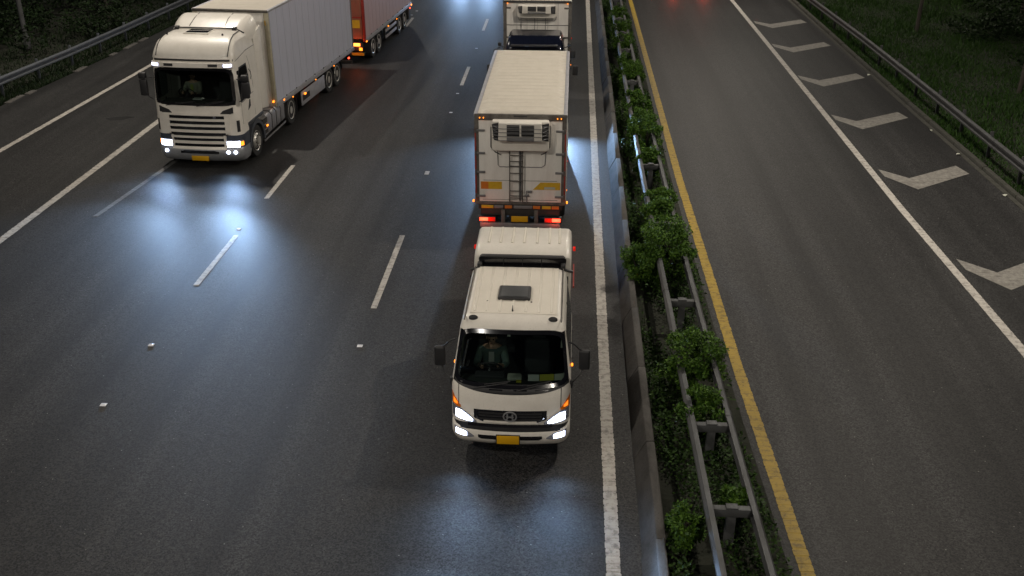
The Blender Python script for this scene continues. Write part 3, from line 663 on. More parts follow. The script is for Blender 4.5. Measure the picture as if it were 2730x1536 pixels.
def steering(parent, c, r, tilt=R(35)):
    b = MB(); n = 28; m = Matrix.Rotation(tilt, 4, 'X')
    ring = [Vector(c) + m @ Vector((r * math.cos(2 * math.pi * k / n), 0, r * math.sin(2 * math.pi * k / n))) for k in range(n)]
    rings = []
    for k, p in enumerate(ring):
        rad = (p - Vector(c)).normalized(); ax = m @ Vector((0, 1, 0)); rings.append([p + (rad * math.cos(a) + ax * math.sin(a)) * .016 for a in np.linspace(0, 2 * math.pi, 8, endpoint=False)])
    b.rings(rings + [rings[0]], caps=False)
    for a in (0, 2.1, 4.2): b.tube([Vector(c), Vector(c) + m @ Vector((r * math.cos(a), 0, r * math.sin(a)))], .014, 6)
    b.cyl(Vector(c) - m @ Vector((0, .02, 0)), Vector(c) + m @ Vector((0, .02, 0)), .06)
    b.tube([Vector(c), (c[0], c[1] - .3, c[2] - .35)], .03, 8)
    return b.build('steering_wheel', BLACK, parent)
def seat(parent, x, y, z, w=.5):
    o = MB().box(x - w / 2, x + w / 2, y - .45, y + .12, z - .14, z).build('seat', DARKIN, parent, bevel=.05, seg=3)
    MB().box(x - w / 2, x + w / 2, y + .14, y + .28, z - .05, z + .62).build('seat_back', DARKIN, o, bevel=.05, seg=3)
    MB().box(x - .13, x + .13, y + .16, y + .26, z + .64, z + .84).build('headrest', DARKIN, o, bevel=.04, seg=3)
SKIN = mat('skin', (.36, .22, .15), .6); HAIR = mat('dark hair', (.012, .010, .009), .6)
JAC1 = mat('teal grey jacket', (.06, .09, .09), .85, dirt=.5, dscale=14, dcol=(.16, .20, .10)); HIVIS = mat('yellow green vest', (.22, .26, .06), .8)
JAC2 = mat('pale jacket', (.22, .22, .17), .85, dirt=.4, dscale=10); SHIRT = mat('pale shirt', (.35, .36, .33), .85)

# ------------------------------------------------------------------ white crew-cab truck, nearest
HX, HY = -.86, 13.98
ht = thing('crew_cab_truck', 'white crew-cab truck with ribbed roof and hatch, headlamps lit, nearest the camera', 'truck', (HX, HY, 0))
hc = Cab(w=[(.3, .95), (.45, .985), (1.3, .985), (1.45, .965), (2.1, .875), (2.18, .845), (2.23, .80), (2.25, .70)],
         yf=[(.30, .06), (.42, .01), (.60, .0), (.66, .03), (.98, .06), (1.28, .11), (1.42, .20), (2.10, .68), (2.17, .76), (2.225, .86), (2.25, 1.0)],
         bow=[(.3, .10), (1.3, .11), (2.1, .07), (2.25, .04)], r=[(.3, .20), (1.2, .18), (2.1, .13), (2.25, .10)], yr=[(.3, 2.95), (2.1, 2.95), (2.25, 2.88)])
def hskip(x, y, z):
    if 1.365 < z < 2.10 and abs(x) < .945 - (z - 1.4) * .125 and y < .95: return True
    if 1.42 < z < 2.03 and abs(x) > .8 and (.86 < y < 1.72 or 1.86 < y < 2.72): return True
    if z < .95 and abs(x) > .9 and .95 < y < 1.85: return True
    return False
ys = [.62, .74, .86, .98, 1.1, 1.3, 1.5, 1.72, 1.86, 2.1, 2.4, 2.72]
hc.body([.70, .80, .95, 1.1, 1.28, 1.36, 1.42, 1.49, 1.6, 1.75, 1.9, 2.03, 2.08, 2.13, 2.17, 2.2, 2.225, 2.24, 2.25], ys, hskip, cap_bot=False).build('cab_body', WPAINT, ht, angle=40)
bump = Cab(hc.w, [(.30, .07), (.36, .02), (.45, -.01), (.56, -.01), (.62, .02), (.645, .06)], hc.bow, hc.r, [(.3, .85), (1, .85)])
bp = bump.body([.30, .33, .38, .45, .52, .58, .62, .64, .648], [.6, .7, .8]).build('bumper', WPAINT, ht, angle=40)
hc.body([.40, .5, .6, .7], [.62, .7, .8], cap_bot=False).build('under_panel', BLACK, ht).scale = (.97, 1, 1)
fr_, pn_ = hc.frame(lambda z: .945 - (z - 1.4) * .125, 1.355, 2.115, .055, .012, cz=.03)
ws = pn_.build('windscreen', WSG, ht, angle=60); fr_.build('windscreen_border', GLOSSB, ht, angle=40)
hc.patch(-.93, .93, lambda x: 1.235 + .13 * abs(x / .93) ** 2.6, lambda x: 1.385 + .01 * abs(x), .006, .03, 30, 4).build('cowl_panel', BLACK, ht, angle=40)
for x in (-.35, .05, .4): hc.patch(x, x + .22, 1.30, 1.315, .012, .01, 4, 1).build('cowl_vent', GLOSSB, ht)
# grille
gr = hc.patch(-.60, .60, lambda x: .745 + .05 * max(0, abs(x) - .45) / .15, lambda x: .955 - .0 * abs(x), .004, .02, 24, 4).build('grille', GLOSSB, ht)
for z in (.80, .855, .905): hc.patch(-.52, .52, z - .012, z + .012, .020, .02, 20, 1).build('grille_bar', BLACK, gr)
hc.patch(-.46, .46, .742, .768, .028, .03, 20, 1).build('grille_chrome', WPAINT, gr)
for sg in (-1, 1):
    MB().tube([(sg * .555, hc.front(.555, .85) - .02, .85), (sg * .50, hc.front(.5, .78) - .025, .785), (sg * .44, hc.front(.44, .76) - .025, .765)], .013, 6).build('grille_trim', CHROME, gr)
hc.patch(-.70, .70, .652, .705, .012, .03, 24, 2).build('bumper_gap', GLOSSB, ht)
# emblem: ring with a winged H
ey = hc.front(0, .87) - .045; em = MB(); n = 30
em.rings([[((.105 + .014 * math.cos(q)) * math.cos(a) * 1.0, ey + .014 * math.sin(q), .875 + (.088 + .014 * math.cos(q)) * math.sin(a)) for q in np.linspace(0, 2 * math.pi, 8, endpoint=False)] for a in np.linspace(0, 2 * math.pi, n + 1)], caps=False)
EMB = mat('emblem metal', (.30, .30, .31), .35, .5)
eo = em.build('emblem', EMB, ht)
MB().lathe([(.001, -.004), (.102, -.004), (.102, .01), (.001, .01)], (0, ey + .004, .875), 24, 'y').build('emblem_disc', GLOSSB, eo)
hb = MB()
for sg in (-1, 1):
    hb.prism([(sg * .030, .930), (sg * .058, .926), (sg * .048, .885), (sg * .026, .885)], 'y', ey - .018, ey - .004)
    hb.prism([(sg * .026, .866), (sg * .048, .866), (sg * .030, .815), (sg * .068, .826)][::1] if False else [(sg * .022, .868), (sg * .044, .868), (sg * .066, .828), (sg * .046, .816)], 'y', ey - .018, ey - .004)
hb.prism([(-.072, .884), (.072, .884), (.050, .866), (-.050, .866)], 'y', ey - .018, ey - .004); hb.build('emblem_letter', EMB, eo)
for sg in (-1, 1):
    L = lambda t: t * sg
    x0, x1 = (.555, .965)
    lo = lambda x: float(np.interp(abs(x), [.55, .7, .965], [.712, .715, .775])); hi = lambda x: float(np.interp(abs(x), [.55, .70, .83, .965], [.735, .865, .955, .98]))
    h = hc.patch(L(x0), L(x1), lo, hi, .012, .03, 16, 4).build('headlamp', LAMPGLASS, ht, angle=40)
    hc.patch(L(.62), L(.905), lambda x: lo(x) + .025, lambda x: min(hi(x) - .035, .915), .026, .02, 12, 4).build('headlamp_lens', HEADE, h, angle=40)
    s2 = hc.patch(L(.82), L(.975), lambda x: .985 - .02 * (abs(x) < .9), lambda x: float(np.interp(abs(x), [.82, .975], [.992, 1.185])), .012, .03, 10, 4).build('turn_signal', AMBERL, ht, angle=40)
    hc.patch(L(.875), L(.945), 1.01, lambda x: float(np.interp(abs(x), [.875, .945], [1.045, 1.10])), .02, .01, 4, 2).build('signal_glow', AMBD, s2)
    fg = bump.patch(L(.60), L(.93), lambda x: float(np.interp(abs(x), [.6, .7, .93], [.455, .435, .475])), lambda x: float(np.interp(abs(x), [.6, .72, .93], [.475, .56, .60])), .006, .03, 12, 3).build('fog_lamp', LAMPGLASS, ht, angle=40)
    bump.patch(L(.72), L(.905), lambda x: float(np.interp(abs(x), [.72, .905], [.465, .485])), lambda x: float(np.interp(abs(x), [.72, .78, .905], [.53, .56, .575])), .016, .02, 8, 3).build('fog_lens', HEADE, fg, angle=40)
    spot(ht, (sg * .76, -.12, .82), (sg * .05, -1, -.05), 2100, size=32, wide=2.6); spot(ht, (sg * .76, -.12, .82), (sg * .04, -1, -.14), 150, size=75, wide=1.6); spot(ht, (sg * .82, -.10, .53), (sg * .06, -1, -.36), 26, size=95, wide=1.5)
    # mirrors
    mx = sg * 1.17 - .0; MZ = (1.50, 1.86)
    mirror(ht, mx - (.02 if sg < 0 else -.02), .55, MZ[0], MZ[1], .19, [[(sg * .93, .52, 2.02), (sg * 1.02, .52, 1.98), (sg * 1.10, .55, 1.88), (mx, .55, 1.84)], [(sg * .985, .40, 1.30), (sg * 1.05, .45, 1.36), (sg * 1.13, .52, 1.42), (mx, .55, 1.52)]])
    MB().box(sg * .985 - .03, sg * .985 + .03, .36, .46, 1.24, 1.36).build('mirror_bracket', BLACK, ht, bevel=.015)
    # side glass and seams
    for a, c in ((.83, 1.74), (1.84, 2.74)):
        hc.side(sg, [(a, 1.40), (c, 1.40), (c, 1.72), (c - .01, 2.05), (a + (.12 if a < 1 else 0), 2.05), (a, 1.75)], .004, .006).build('side_window', SDG, ht)
        for yq in (a - .06, c + .06): hc.side(sg, [(yq, .75), (yq + .012, .75), (yq + .012, 1.4), (yq + .012, 2.1), (yq, 2.1), (yq, 1.4)], .003, .005).build('door_seam', BLACK, ht)
        MB().box(sg * .985 - .02, sg * .985 + .02, c - .28, c - .10, 1.16, 1.20).build('door_handle', BLACK, ht, bevel=.01)
    MB().tube([(sg * .80, .80, 2.235), (sg * .805, 1.4, 2.250), (sg * .805, 2.86, 2.250)], .011, 6).build('roof_gutter', FRAMEG, ht)
    MB().rings([[(sg * .66 + a * .075 * math.cos(q), .885 + a * .035 * math.sin(q), 2.232 + z_ + .012 * math.sin(q)) for q in np.linspace(0, 2 * math.pi, 16, endpoint=False)] for a, z_ in ((1, -.02), (1, .012), (.8, .024))]).build('roof_lamp', BLACK, ht, angle=40)
bump.patch(-.53, .53, lambda x: .425 + .03 * (abs(x) > .49), .505, .006, .02, 20, 2).build('lower_intake', GLOSSB, ht)
MB().box(-.215, .155, bump.front(0, .46) - .045, bump.front(0, .46) - .03, .375, .535).build('number_plate', PLATE, ht, bevel=.008)
MB().box(-.228, .168, bump.front(0, .46) - .028, bump.front(0, .46) - .015, .365, .545).build('plate_frame', BLACK, ht, bevel=.004)
for x in (-.86, .82): hc.patch(x, x + .012, 1.0, 1.34, .0035, .004, 1, 6).build('panel_seam', BLACK, ht)
# roof ribs, hatch
for x in (-.66, -.46, -.24, -.02, .20, .42, .63):
    MB().rings([[(x + a, yy, 2.252 + b) for a, b in ((-.030, 0), (-.016, .015), (.016, .015), (.030, 0))] for yy in (1.08, 2.84)]).build('roof_rib', WROOF, ht, bevel=.006)
MB().rings([[(x, y, 2.253) for x, y in ((-.72, 1.02), (.72, 1.02), (.72, 2.86), (-.72, 2.86))], [(x, y, 2.256) for x, y in ((-.72, 1.02), (.72, 1.02), (.72, 2.86), (-.72, 2.86))]]).build('roof_skin', WROOF, ht)
MB().box(-.30, .26, 1.50, 2.0, 2.25, 2.31).build('roof_hatch', BLACK, ht, bevel=.045, seg=3)
MB().box(-.25, .21, 1.54, 1.96, 2.312, 2.318).build('hatch_panel', mat('hatch grey', (.05, .052, .055), .5), ht, bevel=.003)
MB().tube([(-.02, 1.10, 2.25), (-.02, 1.09, 2.29), (-.02, 1.16, 2.34)], [.02, .012, .004], 6).build('aerial', BLACK, ht)
for x in (-.47, .28): MB().lathe([(.016, 0), (.014, .012), (.004, .016)], (x, 1.45, 2.258), 8, 'z').build('roof_bolt', BLACK, ht)
# raised rear body with a dark front window
pr = [(3.02, 1.0), (3.02, 2.16), (3.04, 2.40), (3.12, 2.47), (3.35, 2.505), (4.14, 2.515), (4.16, 2.50), (4.16, 1.0)]
secs = []
for x, k in ((-.90, .90), (-.885, .965), (-.84, .995), (-.78, 1.0), (.78, 1.0), (.84, .995), (.885, .965), (.90, .90)):
    secs.append([(x + .05, yy + (1 - k) * .6 * (yy < 3.3), 1.0 + (zz - 1.0) * k) for yy, zz in pr])
MB().rings(secs).build('rear_body', WPAINT, ht, angle=40)
for x in (-.60, -.38, -.16, .06, .30, .53, .72):
    MB().rings([[(x + a, yy, 2.508 + b + zz) for a, b in ((-.028, 0), (-.015, .019), (.015, .019), (.028, 0))] for yy, zz in ((3.40, 0), (4.13, .004))]).build('roof_rib', WROOF, ht, bevel=.006)
MB().prism([(-.74, 2.19), (.84, 2.19), (.86, 2.36), (.82, 2.41), (-.72, 2.41), (-.76, 2.36)], 'y', 2.985, 3.035).build('rear_body_window', GLOSSB, ht, bevel=.02)
MB().prism([(-.70, 2.43), (.80, 2.43), (.84, 2.395), (-.74, 2.395)], 'y', 2.965, 3.06).build('window_hood', BLACK, ht, bevel=.01)
MB().tube([(-.90, 2.93, 2.16), (-.72, 2.90, 2.22), (.82, 2.90, 2.22), (.98, 2.93, 2.16)], .028, 8).build('roof_bar', BLACK, ht)
for x in (-.73, .80): MB().box(x - .045, x + .045, 2.86, 2.98, 2.20, 2.32).build('bar_bracket', BLACK, ht, bevel=.02)
for x in (-.3, .05, .4): MB().tube([(x, 2.982, 2.2), (x, 2.982, 2.38)], .008, 5).build('window_bar', BLACK, ht)
for sg, x in ((-1, -.90), (1, 1.0)):
    box('body_side_rail', REDP, ht, x - .012, x + .012, 3.1, 4.1, 1.75, 1.79)
    marker(ht, x, 3.9, 2.2, TAILD, .05); marker(ht, sg * 1.0, 1.0, 1.32, AMBE, .03)
box('tray_floor', CHASSIS, ht, -.92, .96, 4.18, 6.3, .95, 1.05, .01); box('tray_headboard', GREYP, ht, -.9, .95, 4.18, 4.24, 1.05, 1.5, .01)
for x in (-.92, .94): box('tray_side', GREYP, ht, x - .02, x + .02, 4.26, 6.3, 1.05, 1.4, .01)
box('tray_tailgate', GREYP, ht, -.9, .92, 6.28, 6.32, 1.05, 1.4, .01)
for x in (-.38, .38): box('chassis_rail', CHASSIS, ht, x - .04, x + .04, .5, 6.2, .55, .75)
for sg in (-1, 1):
    wheel(ht, sg * .80, 1.38, .40, .24, sg, True); wheel(ht, sg * .74, 4.9, .40, .44, sg)
    MB().rings([[(sg * .98, 1.38 + rr * math.cos(a), .40 + rr * math.sin(a)) for rr in (.46, .52)] + [(sg * .70, 1.38 + rr * math.cos(a), .40 + rr * math.sin(a)) for rr in (.52, .46)] for a in np.linspace(0, math.pi, 14)]).build('wheel_arch', BLACK, ht)
# cab inside
box('cab_floor', DARKIN, ht, -.9, .9, .3, 2.85, .72, .80); box('cab_rear_wall', DARKIN, ht, -.9, .9, 2.80, 2.86, .8, 2.1)
box('dashboard', DASH, ht, -.86, .86, .28, .62, .95, 1.33, .05, 3)
box('instrument_hood', DARKIN, ht, -.62, -.12, .44, .62, 1.33, 1.38, .02)
steering(ht, (-.38, .74, 1.36), .20); seat(ht, -.38, 1.16, .98); seat(ht, .42, 1.16, .98); seat(ht, 0.0, 2.4, 1.1, 1.3)
for x0, x1, m in ((.28, .46, PAPERW), (.47, .70, PAPERY), (.71, .90, STICK)):
    p = hc.patch(x0, x1, 1.43, 1.515, -.018, .002, 4, 2).build('windscreen_card', m, ht)
hc.patch(.80, .84, 1.86, 2.02, -.018, .002, 2, 2).build('windscreen_sticker', STICK, ht)
hc.patch(-.08, -.03, 2.02, 2.07, -.018, .002, 2, 2).build('windscreen_sticker', STICK, ht)
MB().box(-.07, .17, .36, .54, 1.335, 1.40).build('dash_tray', STICK, ht, bevel=.03, seg=3); MB().box(.08, .17, .30, .35, 1.345, 1.385).build('dash_gadget', PAPERY, ht, bevel=.01)
wiper(ht, hc, -.62, 1.32, -.05, 1.42); wiper(ht, hc, .10, 1.31, .62, 1.42)
person((HX - .38, HY + 1.15, .98), 0, 'driver in grey-green jacket at the wheel of the white crew-cab truck', SKIN, JAC1, SHIRT, HAIR, (0, -.38, .38))

# ------------------------------------------------------------------ generic box-truck pieces
def reefer_unit(t, x0, x1, z0, z1, y, s=1., cage=True):
    """refrigeration unit bolted on a box end, front face towards -y"""
    d = .34 * s; w = x1 - x0; h = z1 - z0; zm = z0 + h * .36
    u = MB().prism([(x0 + .02, z1), (x1 - .02, z1), (x1, z1 - .08), (x1, z0 + .05), (x1 - .06, z0), (x0 + .06, z0), (x0, z0 + .05), (x0, z1 - .08)], 'y', y - d * .62, y).build('cooling_unit', WPAINT, t, bevel=.03, seg=3)
    MB().prism([(x0 + w * .13, z1 - .005), (x1 - w * .13, z1 - .005), (x1 - w * .12, zm), (x0 + w * .12, zm)], 'y', y - d, y - d * .5).build('unit_cover', WPAINT, u, bevel=.03, seg=3)
    for sg, a, b in ((-1, x0 + .01, x0 + w * .125), (1, x1 - w * .125, x1 - .01)):
        g = MB().prism([(a, z1 - .07), (b, z1 - .03), (b, zm - .0), (a + (.05 if sg < 0 else -.0), zm + .02)], 'y', y - d * .72, y - d * .60).build('side_vent', BLACK, u, bevel=.01)
        for k in range(5): MB().box(min(a, b) + .02, max(a, b) - .01, y - d * .76, y - d * .725, zm + .06 + k * h * .10, zm + .075 + k * h * .10).build('vent_slat', GREYP, u)
    for q0, q1 in ((.27, .49), (.52, .74)):
        MB().box(x0 + w * q0, x0 + w * q1, y - d - .012, y - d + .02, zm + h * .20, z1 - h * .07).build('front_vent', BLACK, u, bevel=.01)
        for k in range(3): MB().box(x0 + w * q0, x0 + w * q1, y - d - .022, y - d - .013, zm + h * (.28 + .12 * k), zm + h * (.295 + .12 * k)).build('vent_slat', GREYP, u)
    MB().box(x0 + w * .27, x0 + w * .74, y - d - .010, y - d + .02, zm + .02, zm + h * .16).build('louvre_panel', GREYP, u, bevel=.008)
    if cage:
        for k in range(4): MB().tube([(x0 + w * .02, y - d * .66, zm + .08 + k * h * .13), (x0 + w * .14, y - d - .03, zm + .05 + k * h * .13), (x1 - w * .14, y - d - .03, zm + .05 + k * h * .13), (x1 - w * .02, y - d * .66, zm + .08 + k * h * .13)], .008, 6).build('guard_bar', GREYP, u)
    return u
def corrugated(t, x0, x1, y0, y1, z, n, amp, m):
    k = n * 6; v = []; f = []; xs = [x0, x0 + .10] + list(np.linspace(x0 + .2, x1 - .2, 6)) + [x1 - .10, x1]
    for i in range(k + 1):
        y = y0 + (y1 - y0) * i / k; ph = (i % 6) / 6.; hgt = amp * max(0, math.sin(ph * 2 * math.pi)) ** .8
        for j, x in enumerate(xs): e = 0 if j in (0, len(xs) - 1) else .25 if j in (1, len(xs) - 2) else 1.; v.append((x, y, z + hgt * e))
    m_ = len(xs)
    for i in range(k):
        for j in range(m_ - 1): a = i * m_ + j; f.append((a, a + 1, a + m_ + 1, a + m_))
    return MB().add(v, f).build('box_roof', m, t, angle=60)

# ------------------------------------------------------------------ refrigerated truck seen from behind (local y = distance from its rear doors)
rt = thing('refrigerated_truck', 'white refrigerated box truck seen from behind, ladder on its doors, tail lights red', 'truck', (-1.185, 23.5, 0))
BX, BZ0, BZ1, BL = 1.105, .93, 3.2, 6.72
for sg in (-1, 1):
    nP = 8
    for k in range(nP): a = .06 + (BL - .12) * k / nP; box('side_panel', WPANEL, rt, sg * (BX - .02) - .02, sg * (BX - .02) + .02, a + .004, a + (BL - .12) / nP - .004, BZ0 + .1, BZ1 - .07, .006, 1)
    box('lower_side_rail', FRAMEG, rt, sg * BX - .03, sg * BX + .03, .05, BL, BZ0 - .02, BZ0 + .10, .01)
    MB().box(sg * (BX - .03) - .045, sg * (BX - .03) + .045, .0, BL, BZ1 - .07, BZ1 + .012).build('roof_rail', ALU, rt, bevel=.01)
    for k in range(34): pass
    box('rear_post', FRAMEG, rt, sg * (BX - .045) - .05, sg * (BX - .045) + .05, -.02, .06, BZ0, BZ1 - .02, .01)
    box('post_stripe', REDP, rt, sg * (BX - .02) - .016, sg * (BX - .02) + .016, -.032, -.021, BZ0 + .1, BZ1 - .35, .002)
    for z in (2.81, 2.24, 1.76, 1.14):
        h = box('hinge', GREYP, rt, sg * (BX - .15) - .10, sg * (BX - .15) + .10, -.065, -.035, z - .028, z + .028, .008)
        MB().cyl((sg * (BX - .03), -.06, z - .06), (sg * (BX - .03), -.06, z + .06), .018).build('hinge_pin', FRAMEG, h)
    for dx in (.13, .22): marker(rt, sg * (BX - dx), -.035, 3.115, AMBE, .022)
    marker(rt, sg * (BX + .05), -.03, 1.0, AMBE, .038)
    MB().tube([(sg * BX, 0, .96), (sg * (BX + .05), -.02, .98)], .012, 6).build('marker_stalk', BLACK, rt)
    # tail cluster
    cl_ = box('tail_cluster', BLACK, rt, sg * .82 - .22, sg * .82 + .22, -.10, .0, .475, .615, .012)
    box('tail_lens', TAILE, cl_, sg * .90 - .105, sg * .90 + .105, -.118, -.10, .505, .59, .006)
    box('dim_lens', TAILD, cl_, sg * .70 - .085, sg * .70 + .085, -.114, -.10, .49, .60, .006)
    glow(rt, (sg * .90, -.24, .50), 2.5, (1., .10, .05))
    marker(rt, sg * BX + sg * .03, 3.2, .98, TAILD, .03); marker(rt, sg * BX + sg * .03, .9, .98, AMBE, .025)
    wheel(rt, sg * .86, 1.7, .46, .50, sg); wheel(rt, sg * .93, 7.3, .46, .27, sg, True)
    mirror(rt, sg * 1.29, 7.0, 2.42, 2.72, .17, [[(sg * 1.0, 7.2, 2.6), (sg * 1.29, 7.0, 2.6)]])
corrugated(rt, -BX + .08, BX - .08, .03, BL, BZ1 + .004, 20, .07, BOXROOF)
box('box_floor', CHASSIS, rt, -BX + .04, BX - .04, .06, BL, BZ0 - .02, BZ0 + .06)
box('front_wall', WPANEL, rt, -BX, BX, BL, BL + .06, BZ0, BZ1, .01)
box('rear_header', FRAMEG, rt, -BX, BX, -.02, .05, BZ1 - .15, BZ1 + .005, .012); box('header_badge', BLACK, rt, -.16, .16, -.028, -.021, BZ1 - .06, BZ1 - .025)
box('rear_sill', FRAMEG, rt, -BX, BX, -.03, .05, BZ0 - .02, BZ0 + .055, .01)
for sg in (-1, 1):
    d = box('door', WPANEL, rt, min(sg * .008, sg * (BX - .10)), max(sg * .008, sg * (BX - .10)), -.032, .02, BZ0 + .06, BZ1 - .155, .012)
    MB().tube([(sg * .02, -.045, BZ0 + .1), (sg * .02, -.045, BZ1 - .8)], .012, 7).build('lock_rod', GREYP, d)
    for z, w in ((1.54, .9), (1.04, .92)): box('door_seam', SEAL, d, min(sg * .06, sg * w), max(sg * .06, sg * w), -.036, -.0325, z, z + .010)
box('door_reflector', YELL, rt, -.97, -.45, -.040, -.034, 1.32, 1.51); box('reflector_block', ORNG, rt, -.96, -.78, -.044, -.0405, 1.325, 1.505)
MB().prism([(.31, 1.32), (.98, 1.32), (.98, 1.51), (.50, 1.51)], 'y', -.040, -.034).build('door_reflector', YELL, rt); box('reflector_label', STICK, rt, .59, .86, -.044, -.0405, 1.335, 1.395)
# hazard strip below the doors
for i, (x0, x1, m) in enumerate(((-.96, -.66, YELL), (-.64, -.42, GREYP), (-.38, -.20, ORNG), (-.16, .30, GREYP), (.32, .50, ORNG), (.54, .76, YELL), (.78, .96, ORNG))): box('hazard_strip', m, rt, x0, x1, -.045, -.031, BZ0 - .115, BZ0 - .035, .004)
box('sill_beam', CHASSIS, rt, -1.04, 1.04, -.03, .06, BZ0 - .14, BZ0 - .022, .01)
reefer_unit(rt, -.68, .70, 2.36, 3.1, -.036)
# cable loops under the unit
MB().tube([(-.70, -.05, 2.9), (-.71, -.06, 2.40), (-.60, -.05, 2.27), (-.46, -.045, 2.20)], .013, 7).build('cooling_hose', BLACK, rt); MB().tube([(.71, -.05, 2.95), (.71, -.06, 2.42), (.62, -.05, 2.28), (.50, -.045, 2.22)], .013, 7).build('cooling_hose', BLACK, rt)
MB().tube([(-.55, -.045, 2.32), (-.54, -.045, 1.95), (-.50, -.045, 1.90), (.52, -.045, 1.90), (.60, -.045, 1.96), (.62, -.045, 2.3)], .010, 6).build('drain_pipe', GREYP, rt)
lad = []
for x in (-.25, .065): MB().tube([(x, -.10, .96), (x, -.10, 2.50)], .014, 7).build('ladder_rail', FRAMEG, rt)
for z in (1.12, 1.30, 1.55, 1.76, 1.94, 2.06, 2.21, 2.40): MB().tube([(-.25, -.10, z), (.065, -.10, z)], .012, 6).build('ladder_rung', FRAMEG, rt)
for z in (1.05, 1.9, 2.42):
    for x in (-.25, .065): MB().tube([(x, -.10, z), (x, -.03, z)], .012, 6).build('ladder_bracket', FRAMEG, rt)
for x, z in ((.17, 1.17), (.24, 1.27)): MB().box(x - .05, x + .05, -.08, -.035, z - .03, z + .03).build('door_lock', GREYP, rt, bevel=.01)
MB().tube([(.16, -.06, .98), (.16, -.06, 1.30)], .012, 6).build('lock_rod', GREYP, rt); MB().tube([(-.24, -.07, 1.16), (.24, -.07, 1.16)], .011, 6).build('lock_handle', FRAMEG, rt)
box('rear_crossmember', CHASSIS, rt, -.98, .98, -.02, .10, .62, .79, .01); box('under_run_bar', GREYP, rt, -1.0, 1.0, -.09, .0, .32, .44, .015)
for x in (-.42, .40): box('bar_bracket', FRAMEG, rt, x - .05, x + .05, -.06, .06, .44, .78, .01)
MB().box(-.215, .195, -.115, -.10, .49, .64).build('number_plate', PLATE, rt, bevel=.006); box('plate_bracket', BLACK, rt, -.25, .23, -.098, -.08, .46, .66)
for x in (-.40, .40): box('chassis_rail', CHASSIS, rt, x - .04, x + .04, .1, 8.2, .62, .86)
MB().box(-1.08, 1.08, 6.95, 8.5, .55, 2.55).build('cab_body', WPAINT, rt, bevel=.15, seg=4)

# ------------------------------------------------------------------ dark blue truck with white refrigerated box, behind it
bt = thing('blue_cab_truck', 'white refrigerated box truck with dark blue cab, behind the ladder truck at the top edge', 'truck', (-1.30, 34.7, 0))
bc = Cab(w=[(.3, 1.08), (1.3, 1.10), (2.2, 1.0), (2.45, .92), (2.5, .85)], yf=[(.3, .05), (.6, 0), (1.25, .06), (1.4, .12), (2.2, .42), (2.40, .60), (2.5, .95)], bow=[(.3, .08), (2.5, .05)], r=[(.3, .18), (2.5, .12)], yr=[(.3, 2.1), (2.5, 2.05)])
bc.body([.35, .5, .8, 1.1, 1.3, 1.42, 1.6, 1.8, 2.0, 2.12, 2.22, 2.35, 2.43, 2.48, 2.5], [.6, .8, 1., 1.4, 1.8], lambda x, y, z: 1.45 < z < 2.12 and abs(x) < .92 and y < .9, cap_bot=False).build('cab_body', BLUEP, bt, angle=40)
f_, p_ = bc.frame(lambda z: 1.02 - (z - 1.4) * .1, 1.38, 2.2, .05, .012); p_.build('windscreen', WSG, bt, angle=60); f_.build('windscreen_border', GLOSSB, bt)
box('sun_visor', BLACK, bt, -.82, .82, .30, .44, 2.26, 2.32, .015); box('dashboard', DARKIN, bt, -.95, .95, .3, .75, .95, 1.36, .03); box('cab_rear_wall', DARKIN, bt, -.9, .9, 1.9, 2.0, .5, 2.3)
bc.patch(-.6, .6, .7, 1.1, .005, .02, 12, 2).build('grille', BLACK, bt); bc.patch(-1., 1., .35, .6, .02, .05, 16, 2).build('bumper', GREYP, bt)
MB().box(-.2, .2, -.05, -.035, .4, .52).build('number_plate', PLATE, bt)
for sg in (-1, 1):
    h = bc.patch(sg * .68, sg * 1.0, .68, .92, .012, .03, 8, 3).build('headlamp', LAMPGLASS, bt); bc.patch(sg * .72, sg * .95, .72, .88, .026, .02, 6, 2).build('headlamp_lens', HEADE, h)
    spot(bt, (sg * .85, -.12, .80), (sg * .12, -1, -.05), 3000, size=30, wide=3.2)
    mirror(bt, sg * 1.33, .45, 1.86, 2.14, .17, [[(sg * 1.0, .5, 2.2), (sg * 1.15, .48, 2.24), (sg * 1.33, .45, 2.12)], [(sg * 1.08, .4, 1.5), (sg * 1.33, .45, 1.88)]]); mirror(bt, sg * 1.2, .35, 2.28, 2.40, .12, [[(sg * 1.0, .45, 2.2), (sg * 1.2, .36, 2.3)]])
    wheel(bt, sg * .93, 1.25, .46, .27, sg, True); wheel(bt, sg * .88, 7.0, .46, .5, sg)
    box('side_wall', WPANEL, bt, sg * 1.225 - .02, sg * 1.225 + .02, 3.21, 10.2, .98, 3.28, .006); box('corner_post', FRAMEG, bt, sg * 1.20 - .06, sg * 1.20 + .06, 3.14, 3.24, .95, 3.27, .015)
    box('lower_side_rail', FRAMEG, bt, sg * 1.225 - .03, sg * 1.225 + .03, 3.2, 10.2, .9, 1.0)
    for z in (3.05, 1.98): box('post_bracket', FRAMEG, bt, sg * 1.06 - .08, sg * 1.06 + .08, 3.15, 3.18, z - .03, z + .03, .006)
    marker(bt, sg * 1.10, 3.13, 3.22, AMBE, .03); marker(bt, sg * 1.26, 4.5, 1.05, TAILD, .04); marker(bt, sg * 1.26, 7.5, 1.05, TAILD, .04); marker(bt, sg * 1.26, 3.3, .95, AMBE, .03)
box('box_roof', BOXROOF, bt, -1.20, 1.20, 3.26, 10.2, 3.25, 3.29, .01); box('roof_front_rail', GALV, bt, -1.24, 1.24, 3.12, 3.24, 3.24, 3.31, .012); box('box_floor', CHASSIS, bt, -1.2, 1.2, 3.2, 10.2, .92, .99)
for i in range(6): x = -1.14 + i * .38; box('front_panel', WPANEL, bt, x + .004, x + .376, 3.165, 3.21, 1.0, 3.235, .005, 1)
